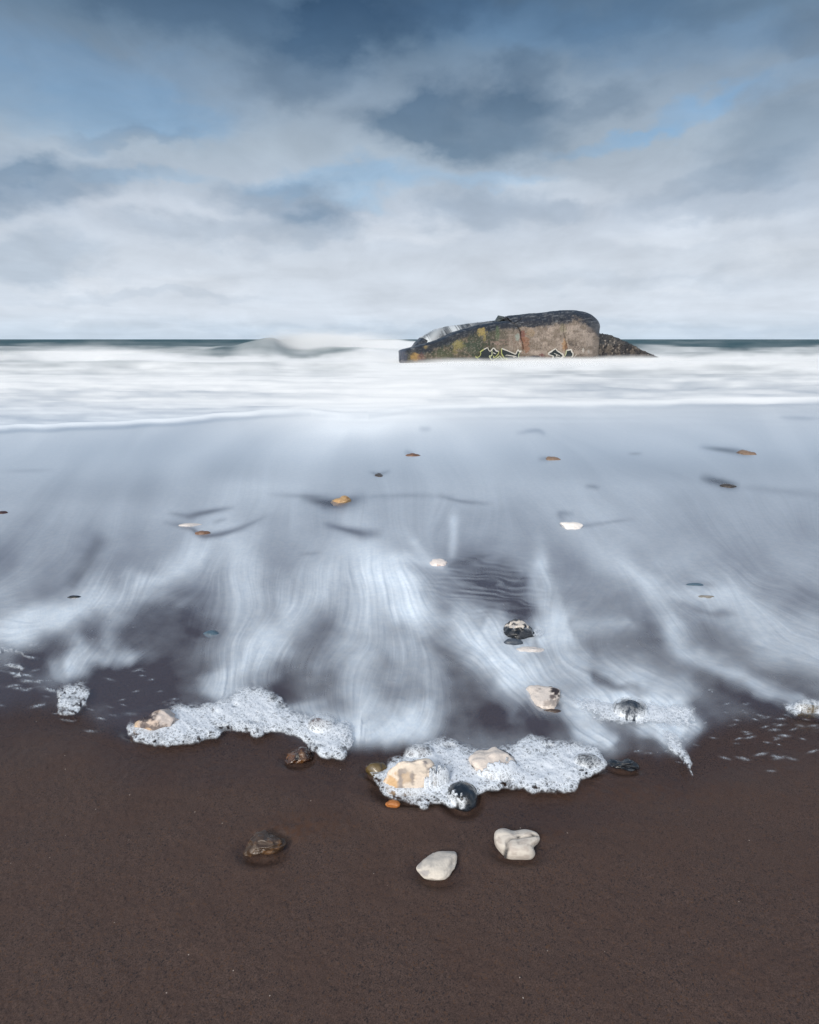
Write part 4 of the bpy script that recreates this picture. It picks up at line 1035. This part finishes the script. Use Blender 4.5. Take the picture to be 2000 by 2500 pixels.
def seg_d(px, py, pts):
    b = np.full(px.shape, 1e9)
    for (x0, y0), (x1, y1) in zip(pts[:-1], pts[1:]):
        dx, dy = x1 - x0, y1 - y0; t = np.clip(((px - x0) * dx + (py - y0) * dy) / (dx * dx + dy * dy + 1e-9), 0, 1)
        b = np.minimum(b, np.hypot(px - x0 - t * dx, py - y0 - t * dy))
    return b
def concrete_col(P, N, side):
    """weathering colours: where algae, rust, lichen and bare concrete sit on the wall"""
    px, py = proj(P[:, 0], P[:, 1], P[:, 2])
    n1 = fbm(px / 16, py / 10, P[:, 2] * .3, seed=501, oc=4); n2 = fbm(px / 5, py / 5, P[:, 2] * .3, seed=502, oc=4); n3 = fbm(px / 40, py / 24, seed=503, oc=3); n4 = fbm(px / 2.2, py / 2.2, seed=504, oc=2)
    tan = lerp(np.array([.175, .140, .112]), np.array([.31, .255, .215]), sstep(-.5, .6, n1)[:, None])
    algae = lerp(np.array([.035, .042, .028]), np.array([.095, .082, .055]), sstep(-.4, .7, n1 + .4 * n2)[:, None])
    x = px + 10 * n3
    c = lerp(algae, tan, sstep(1180, 1290, x)[:, None])
    # mid brown mottles over the lower left
    c = lerp(c, np.array([.15, .115, .085]), (sstep(.1, .5, n2 + .5 * n1) * .5 * (x < 1290))[:, None])
    c = lerp(c, np.array([.20, .145, .12]), (np.exp(-((px - 1225) / 45) ** 2 - ((py - 835) / 10) ** 2) * sstep(-.3, .4, n2) * .9)[:, None])
    # dark wet band under the upper edge, deeper to the left
    if side == 'R':
        topy = np.interp(px, [1230, 1400, 1440, 1456, 1472], [771, 754, 762, 776, 830]); bw = np.interp(px, [1230, 1330, 1375, 1400, 1430, 1455, 1475], [32, 36, 33, 22, 26, 40, 8])
    else:
        topy = np.interp(px, [970, 1008, 1060, 1095, 1120, 1150, 1237], [858, 848, 833, 822, 805, 794, 782]); bw = np.interp(px, [970, 1060, 1120, 1240], [20, 24, 20, 26])
    d = py - topy
    band = sstep(bw + 7, bw - 7, d + 7 * n3 + 5 * n2)
    darkc = lerp(np.array([.008, .013, .024]), np.array([.030, .036, .045]), sstep(-.1, .8, n2 + .5 * n4)[:, None])
    c = lerp(c, darkc, (band * .94)[:, None])
    # pale scratches along the band
    scr = sstep(.55, .8, fbm(px / 14, py / 2.2 + px * .07, seed=511, oc=3)) * band * .35
    c = lerp(c, np.array([.26, .27, .28]), scr[:, None])
    def patch(cx, cy, rx, ry, col, a, sh=.45):
        nonlocal c
        r = np.sqrt(((px - cx) / rx) ** 2 + ((py - cy) / ry) ** 2) + sh * n2 + .2 * n4
        c = lerp(c, np.array(col), (sstep(1.15, .75, r) * a)[:, None])
    lich = (.30, .23, .085)
    patch(1177, 811, 11, 10, lich, .9); patch(1183, 824, 4, 10, (.22, .18, .07), .7)
    patch(1120, 843, 14, 12, (.22, .19, .075), .85); patch(1112, 858, 6, 10, (.20, .16, .07), .7)
    patch(1013, 871, 13, 11, (.30, .19, .07), .9); patch(1030, 872, 9, 10, (.16, .08, .07), .6); patch(1040, 848, 6, 4, (.24, .18, .08), .7)
    patch(1215, 815, 5, 16, (.07, .10, .055), .8); patch(1155, 850, 26, 20, (.045, .065, .045), .55); patch(1085, 865, 22, 12, (.07, .085, .045), .5)
    patch(1265, 822, 7, 8, (.24, .29, .26), .7); patch(1276, 822, 8, 14, (.16, .055, .045), .7); patch(1284, 840, 10, 22, (.24, .11, .06), .65); patch(1296, 812, 10, 10, (.26, .19, .12), .6)
    patch(1379, 842, 6, 16, (.26, .15, .07), .8); patch(1383, 850, 4, 12, (.13, .06, .03), .7); patch(1375, 802, 8, 12, (.20, .18, .12), .6)
    patch(1445, 806, 10, 7, (.07, .06, .06), .6); patch(1325, 868, 8, 5, (.12, .04, .04), .8); patch(1310, 872, 14, 4, (.02, .02, .03), .9); patch(1295, 871, 16, 2.5, (.03, .03, .035), .8)
    patch(1424, 856, 3, 6, (.45, .42, .38), .8); patch(1437, 858, 3, 5, (.40, .38, .34), .7)
    if side == 'L': patch(982, 872, 13, 22, (.055, .065, .095), .9, .1)
    # damp edge above the water
    damp = np.interp(px, [970, 1240, 1470], [886, 878, 870])
    c = lerp(c, c * .55, sstep(9, 0, damp - py + 3 * n2)[:, None] * .8)
    # vertical run marks
    run = sstep(.35, .8, fbm(px / 2.6, py / 40, seed=521, oc=3)); c = lerp(c, c * 1.5, (run * .35)[:, None])
    # cracks
    main = Z3([(105,195),(135,250),(190,290),(225,305),(265,345),(300,390),(318,450),(320,520),(350,600),(360,690)]); br = Z3([(225,300),(290,270),(335,225)])
    cr2 = Z3([(960,310),(975,360),(965,440),(985,520),(1005,580),(1010,640)])
    w = np.exp(-(seg_d(px, py, main) / 1.1) ** 2); w = np.maximum(w, .9 * np.exp(-(seg_d(px, py, br) / .8) ** 2)); w = np.maximum(w, .8 * np.exp(-(seg_d(px, py, cr2) / .8) ** 2))
    c = lerp(c, np.array([.012, .010, .010]), (w * .9)[:, None])
    sp_ = sstep(.55, .9, n4 + .3 * n2); c = lerp(c, np.array([.42, .38, .34]), (sp_ * .26 * (1 - .75 * band))[:, None]); sp2 = sstep(-.55, -.9, n4 - .3 * n2); c = lerp(c, c * .35, (sp2 * .6)[:, None])
    wet = np.clip(band + sstep(1260, 1100, px) * .25, 0, 1)
    return np.clip(c, 0.004, .8), wet, w
CM = NT('weathered_concrete'); _P = CM.pos()
_g = CM.noise(_P, 30, 5, .7); _w = CM.attr('wet'); _g2 = CM.noise(_P, 6, 5, .65)
_c = CM.mix(.36, CM.attr('Col', 'Color'), CM.mix(1.0, CM.attr('Col', 'Color'), CM.n('ShaderNodeCombineXYZ', ins={0: CM.rng(_g, .3, .7, .4, 1.7), 1: CM.rng(_g, .3, .7, .4, 1.7), 2: CM.rng(_g, .3, .7, .4, 1.7)}).outputs[0], 'MULTIPLY'))
_b = CM.bsdf(Base_Color=_c, Roughness=CM.rng(_w, 0, 1, .85, .42, 'LINEAR'), Normal=CM.bump(CM.math('ADD', _g2, CM.math('MULTIPLY', _g, .3)), .4, .04))
CMAT = CM.out(_b.outputs[0])

bunker = bpy.data.objects.new('concrete_bunker', None); COL.objects.link(bunker)
bunker.location = (*(A + DIR * LEN / 2 + NB * 3), 0.0)
tag(bunker, 'tilted wartime concrete bunker sunk in the surf, with graffiti and a wide crack', 'bunker')
def bpart(name, me, mat, parent=bunker):
    o = link(name, me, mat, parent)
    if parent is bunker: o.matrix_parent_inverse = bunker.matrix_world.inverted() if False else o.matrix_parent_inverse
    return o
BL = np.array(bunker.location)
def block(name, args, sd, side, rough=(.035, .013, .004), label=None):
    P, f = rbox(*args[0], **args[1]); P, h = roughen(P, f, *rough, sd)
    N = vnormals(P, f); c, wet, w = concrete_col(P, N, side)
    cen = P.mean(0); sg = 1 if ((P - cen) * N).sum() > 0 else -1
    P = P - sg * N * (w * .06)[:, None]
    me = mesh_np(name, P - BL, f, {'wet': wet}, cols=c)
    o = link(name, me, CMAT, bunker)
    if label: o['label'] = label
    return o
def s_of(px, py, off=0): return on_wall(px, py, off)[0]
# right block: raised slab, sharp broken left end, big round right end
silR = Z3([(105, 192), (400, 160), (700, 128), (1060, 88), (1170, 80), (1700, 60)])
_sx = np.array([on_wall(x, y)[0] for x, y in Z3([(105,195),(190,290),(225,305),(265,345),(318,450),(350,600),(360,800)])]); _sz = np.array([on_wall(x, y)[1] for x, y in Z3([(105,195),(190,290),(225,305),(265,345),(318,450),(350,600),(360,800)])])
_s0R = float(_sx[0])
def cutR(s, z, s0, s1):
    x = np.interp(-z, -_sz, _sx) - _s0R
    return x * np.clip(1 - (s - s0) / 3.0, 0, 1)
sR1 = s_of(1472, 860)
RR = dict(cut=cutR)
block('main_block', (( _s0R, sR1, -.06, 7.0, silR, (.05, 3.0, 1.3, 1.5), .9), dict(cut=cutR, n=(300, 30, 110), skew=.56)), 601, 'R')
# left block: lower, sloping down to the squared end
silL = Z2([(60, 722), (100, 715), (240, 680), (420, 628), (600, 580), (700, 545), (850, 470), (950, 430), (1100, 385), (1300, 328), (1500, 296), (1710, 272), (2200, 215)])
sL0 = s_of(975, 870)
block('lower_block', ((sL0, float(_sx[0]) + 3.2, 0.0, 3.2, silL, (.25, .02, .55, .55), .35), dict(n=(380, 24, 90))), 611, 'L')
# roof slab behind it, water pouring off its rounded edge
silB = Z2([(300, 395), (380, 412), (520, 402), (700, 372), (900, 345), (1100, 318), (1300, 290), (1500, 262), (1710, 236), (2400, 140)])
sB0 = on_wall(1007, 845, 2.2)[0] - .42 * 2.2
argsB = (sB0, float(_sx[0]) + 1.0, 2.2, 5.5, silB, (2.4, .1, 1.3, 3.4), 2.9)
block('roof_slab', (argsB, dict(n=(260, 30, 80))), 621, 'B', rough=(.03, .015, .006))
# falling water sheet on it
def falling():
    P, f = rbox(*argsB, n=(320, 40, 110)); N = vnormals(P, f); cen = P.mean(0); sg = 1 if ((P - cen) * N).sum() > 0 else -1
    P = P + sg * N * .05
    s = (P[:, :2] - A) @ DIR; d = (P[:, :2] - A) @ NB; z = P[:, 2]
    u = s - .42 * d + .55 * z           # the runs lean to the left as they fall
    st = fbm(u * 3.2, z * .12, seed=631, oc=4) ; st2 = fbm(u * 11, z * .2, seed=632, oc=3)
    px, py = proj(P[:, 0], P[:, 1], P[:, 2])
    a = sstep(-.05, .40, st + .45 * st2)
    a = lerp(a, 1, np.exp(-((px - (1062 - (py - 815) * .55)) / 17) ** 2) * .8)
    a *= 1 - .75 * np.exp(-((px - (1040 - (py - 815) * .5)) / 5) ** 2)
    a = np.maximum(a * .95, .18 + .4 * st2); a *= sstep(1170, 1120, px) * .82 + .18 * (st > 0)
    a = np.clip(a, 0, 1) * (z > .1)
    me = mesh_np('falling_water', P - BL, f, {'alpha': a})
    m = NT('falling_water'); al = m.attr('alpha')
    b = m.bsdf(Base_Color=(.62, .68, .74), Roughness=.3, IOR=1.33); tr = m.n('ShaderNodeBsdfTransparent'); mx = m.n('ShaderNodeMixShader', ins={0: m.math('MULTIPLY', al, .85)})
    m.t.links.new(tr.outputs[0], mx.inputs[1]); m.t.links.new(b.outputs[0], mx.inputs[2])
    link('falling_water', me, m.out(mx.outputs[0]), bunker)
falling()
# loose dark lump on the roof and the bit of slab at the break
def lump(name, px, py, off, rx, rd, rz, sd, col):
    s, z = on_wall(px, py, off); v = stone_verts(ICO4[0], sd, 4, .06, .2) * np.array([rx, rd, rz])
    p = v[:, :1] * np.array([*DIR, 0]) + v[:, 1:2] * np.array([*NB, 0]) + v[:, 2:] * np.array([0, 0, 1]) + W3(s, off, z)
    c = np.tile(np.array(col), (len(p), 1)) * (1 + .4 * fbm(p[:, 0] * 3, p[:, 1] * 3, p[:, 2] * 3, seed=sd))[:, None]
    link(name, mesh_np(name, p - BL, ICO4[1], {'wet': np.full(len(p), .7)}, cols=c), CMAT, bunker)
lump('roof_lump', 1226, 779, 3.4, .45, .5, .22, 641, (.03, .042, .048))

# graffiti
GW = NT('spray_paint_light'); _g = GW.noise(GW.pos(), 22, 4, .7); _ga = GW.attr('Col', 'Color')
GWM = GW.out(GW.bsdf(Base_Color=GW.mix(GW.rng(_g, .35, .6, .45, 0), _ga, (.12, .11, .09)), Roughness=.6).outputs[0])
GB = NT('spray_paint_dark'); _g = GB.noise(GB.pos(), 9, 4, .7)
GBM = GB.out(GB.bsdf(Base_Color=GB.mix(GB.rng(_g, .5, .72, 0, .6), (.012, .020, .024), (.055, .062, .055)), Roughness=.5).outputs[0])
def ribbon(lines, proud, width, cols):
    V = []; Q = []; C = []
    for (pts, wmul, col) in lines:
        pts = np.array([on_wall(x, y, -proud) for x, y in pts])
        # resample with small wobbles
        seg = np.linalg.norm(np.diff(pts, axis=0), axis=1); L_ = np.concatenate([[0], np.cumsum(seg)]); n = max(3, int(L_[-1] / .06))
        t = np.linspace(0, L_[-1], n); p = np.stack([np.interp(t, L_, pts[:, 0]), np.interp(t, L_, pts[:, 1])], -1)
        tan = np.gradient(p, axis=0); tan /= np.linalg.norm(tan, axis=1)[:, None] + 1e-9; nr = np.stack([-tan[:, 1], tan[:, 0]], -1)
        w = width * wmul * (1 + .3 * fbm(t * 2.5, t * 0 + len(V), seed=71, oc=2)) / 2
        b = len(V)
        for i in range(n):
            for sgn, off in ((-1, 0), (1, 0), (1, .02), (-1, .02)):
                q = p[i] + nr[i] * w[i] * sgn; V.append(W3(q[0], -proud + off, q[1])); C.append(col)
        for i in range(n - 1):
            a = b + 4 * i
            for k in range(4): Q.append((a + k, a + (k + 1) % 4, a + 4 + (k + 1) % 4, a + 4 + k))
        Q.append((b, b + 3, b + 2, b + 1)); e = b + 4 * (n - 1); Q.append((e, e + 1, e + 2, e + 3))
    return mesh_np('graffiti_outline', np.array(V) - BL, np.array(Q), cols=np.array(C), smooth=False)
def fillmesh(polys, proud):
    import bmesh
    bm = bmesh.new()
    for pl in polys:
        P = [W3(*(lambda q: (q[0], -proud, q[1]))(on_wall(x, y, -proud))) - BL for x, y in pl]
        vs = [bm.verts.new(p) for p in P]; f = bm.faces.new(vs)
        r = bmesh.ops.extrude_face_region(bm, geom=[f])
        ev = [g for g in r['geom'] if isinstance(g, bmesh.types.BMVert)]
        bmesh.ops.translate(bm, verts=ev, vec=(NB[0] * .02, NB[1] * .02, 0))
    bmesh.ops.triangulate(bm, faces=bm.faces[:])
    me = bpy.data.meshes.new('graffiti'); bm.to_mesh(me); bm.free(); return me
q5 = lambda l: [(1140 + x * .10435, 830 + y * .10435) for x, y in l]
q6 = lambda l: [(1300 + x * .10435, 830 + y * .10435) for x, y in l]
white = (.62, .60, .55); yel = (.42, .46, .16); ygr = (.50, .54, .34)
fl_ = [q5([(245,425),(335,330),(320,285),(490,185),(545,275),(620,205),(690,260),(745,275),(745,330),(700,400),(600,500),(290,490)]),
       q5([(822,215),(1145,340),(1200,235),(1245,295),(1218,440),(900,455),(820,320)]), q5([(615,500),(765,375),(850,480)])]
l5 = [(q5([(205,385),(240,420),(310,370),(335,310),(310,280),(400,220)]), 1.0, yel), (q5([(400,220),(490,175),(510,230),(545,270),(620,190),(645,195),(690,255),(740,265)]), 1.25, white),
      (q5([(745,265),(745,320),(680,390),(625,425),(630,370)]), .9, yel), (q5([(590,235),(592,350),(570,375),(520,370),(560,430),(595,495)]), 1.0, ygr), (q5([(600,490),(680,440),(770,370),(850,465)]), .8, ygr),
      (q5([(815,195),(815,320),(890,445)]), .9, yel), (q5([(820,200),(930,240),(1145,335),(1200,225),(1245,290),(1272,250)]), 1.35, white), (q5([(1245,290),(1218,330),(1215,415)]), 1.1, ygr),
      (q5([(915,372),(922,350),(1160,387)]), .8, white), (q5([(625,300),(680,322)]), .8, white), (q5([(905,425),(960,455)]), 1.1, yel), (q5([(250,430),(300,480),(345,485)]), .8, ygr), (q5([(1090,402),(1120,404)]), .8, white), (q5([(690,430),(740,410),(790,450)]), .6, yel)]
g1 = link('graffiti', fillmesh(fl_, .045), GBM, bunker); g1['label'] = 'larger graffiti tag with yellow and white outline on the left'
link('graffiti_outline', ribbon(l5, .075, .045, None), GWM, g1)
fl6 = [q6([(495,375),(388,325),(545,212),(580,260),(715,350),(715,395),(640,450),(492,452)]), q6([(765,385),(805,250),(905,235),(945,300),(940,380)])]
l6 = [(q6([(480,460),(495,380),(375,335),(380,310),(545,200),(580,250),(720,340),(725,390),(640,460)]), 1.3, white), (q6([(510,310),(645,370)]), .7, white), (q6([(550,395),(640,415)]), .7, white),
      (q6([(750,400),(790,320),(800,245)]), .9, ygr), (q6([(800,242),(910,225),(930,290),(955,310),(950,380),(915,392)]), 1.4, white), (q6([(975,415),(1035,330)]), .8, (.45, .42, .38)),
      (q6([(560,355),(585,370)]), .9, white)]
g2 = link('graffiti', fillmesh(fl6, .10), GBM, bunker); g2['label'] = 'smaller graffiti tag with thick white outline on the right'
link('graffiti_outline', ribbon(l6, .13, .055, None), GWM, g2)
sc3 = [(q6([(850,50),(900,25),(960,40),(940,70),(880,80),(870,110),(950,105),(1010,90),(1040,60),(1000,30)]), .5, (.10, .08, .07)), (q6([(870,140),(930,125),(990,150),(1060,130),(1090,170),(1030,190),(990,170),(950,200),(1000,225)]), .5, (.10, .08, .07)), (q6([(1060,200),(1110,150),(1130,175),(1080,230)]), .5, (.11, .09, .08)), (q6([(840,75),(900,60),(930,100)]), .5, (.1, .08, .07))]
g3 = link('graffiti', ribbon(sc3, .115, .045, None), GWM, bunker); g3['label'] = 'thin dark curly scribble above the smaller graffiti tag'

# fallen slab leaning into the sea beside it
def fallen():
    sil = [(1440 + x * .16232, 780 + y * .16232) for x, y in [(60,200),(170,215),(230,218),(300,235),(410,285),(560,350),(730,440),(860,495),(1000,555),(1100,590),(1210,617),(1300,640)]]
    off = 1.5
    s0 = on_wall(1466, 850, off)[0] - 1.0 - .42 * off; s1 = on_wall(1652, 880, off)[0] - .42 * off + .5
    P, f = rbox(s0, s1, off - .3, 2.2, sil, (.1, .1, .25, .25), off, n=(220, 16, 60), zb=-.8)
    P, h = roughen(P, f, .04, .07, .045, 651)
    n1 = fbm(P[:, 0] * 2, P[:, 1] * 2, P[:, 2] * 2.5, seed=652, oc=4); n2 = fbm(P[:, 0] * 9, P[:, 1] * 9, P[:, 2] * 9, seed=653, oc=3)
    c = lerp(np.array([.018, .017, .020]), np.array([.095, .078, .064]), sstep(-.3, .6, n1 + .7 * n2)[:, None])
    c = lerp(c, np.array([.035, .042, .050]), sstep(-.15, .0, P[:, 2] - 0 - (P[:, 2].max() * .55))[:, None] * .5)
    c = lerp(c, np.array([.34, .30, .26]), (sstep(.62, .85, n2) * .6)[:, None])
    b = np.array([P[:, 0].mean(), P[:, 1].mean(), 0])
    me = mesh_np('fallen_slab', P - b, f, {'wet': np.full(len(P), .4)}, cols=np.clip(c, .004, 1))
    o = link('fallen_slab', me, CMAT); o.location = b
    tag(o, 'dark rough broken concrete slab sloping into the sea right of the bunker', 'slab')
fallen()

# ================================================================== SPRAY OVER THE SURF
def mist(name, label, pxr, pyr, ztop, dens, sd, rise=.25, fall=.75, sx=.35):
    x0, y0 = at(pxr[0], pyr[1]); x1, y1 = at(pxr[1], pyr[0])
    c = at((pxr[0] + pxr[1]) / 2, (pyr[0] + pyr[1]) / 2)
    xa = float(at(pxr[0], (pyr[0] + pyr[1]) / 2)[0]); xb = float(at(pxr[1], (pyr[0] + pyr[1]) / 2)[0])
    V = np.array([(x, y, z) for z in (-.1, ztop) for y in (float(y0), float(y1)) for x in (xa, xb)])
    Q = [(0, 2, 3, 1), (4, 5, 7, 6), (0, 1, 5, 4), (2, 6, 7, 3), (0, 4, 6, 2), (1, 3, 7, 5)]
    me = mesh_np(name, V, np.array(Q), smooth=False)
    m = NT(name + '_volume'); P = m.pos()
    g = m.n('ShaderNodeTexCoord').outputs['Generated']; sg = m.n('ShaderNodeSeparateXYZ', ins={0: g})
    nz = m.noise(m.n('ShaderNodeMapping', ins={0: P, 3: (sx, sx * 1.3, 1.6)}).outputs[0], 1.0, 4, .6)
    lat = m.math('MULTIPLY', m.rng(sg.outputs[0], 0, rise), m.rng(sg.outputs[0], 1, fall)); dep = m.math('MULTIPLY', m.rng(sg.outputs[1], 0, .3), m.rng(sg.outputs[1], 1, .7))
    hz = m.rng(m.math('ADD', sg.outputs[2], m.math('MULTIPLY', m.math('SUBTRACT', nz, .5), -1.1)), .15, .85, 1, 0)
    d = m.math('MULTIPLY', m.math('MULTIPLY', lat, dep), m.math('MULTIPLY', hz, dens))
    v = m.n('ShaderNodeVolumePrincipled', ins={'Color': (.96, .97, .98), 'Density': d, 'Anisotropy': 0.0})
    o = link(name, me, m.out(v.outputs[0], True)); m.m.cycles.homogeneous_volume = False
    tag(o, label, 'spray', kind='stuff')
MIST = True
if MIST:
    mist('sea_spray', 'white spray thrown up by the breaker left of the bunker', (672, 1010), (850, 868), 2.5, .34, 1, .07, .15)
    mist('sea_spray', 'low spray drifting along the foot of the bunker and its fallen slab', (930, 1760), (874, 900), .42, .55, 2)
    mist('sea_spray', 'low spray over the whitewater on the far left', (-250, 560), (860, 886), .55, .18, 3)

# ================================================================== CAMERA AND RENDER
cam = bpy.data.cameras.new('camera'); co = bpy.data.objects.new('camera', cam); COL.objects.link(co); sc.camera = co
cam.sensor_fit = 'HORIZONTAL'; cam.sensor_width = 36; cam.lens = F / 2000 * 36; cam.clip_start = .05; cam.clip_end = 60000
co.location = (0, 0, H); co.rotation_euler = (math.pi / 2 - PITCH, 0, 0)
sc.view_settings.view_transform = 'Standard'; sc.view_settings.look = 'None'; sc.view_settings.exposure = 0; sc.view_settings.gamma = 1
sc.render.engine = 'CYCLES'; sc.cycles.use_denoising = True
try: sc.cycles.denoiser = 'OPENIMAGEDENOISE'
except Exception: pass
sc.cycles.max_bounces = 6; sc.cycles.volume_bounces = 2; sc.cycles.transparent_max_bounces = 12; sc.cycles.volume_step_rate = 1.0
sc.cycles.use_adaptive_sampling = True; sc.cycles.adaptive_threshold = .025
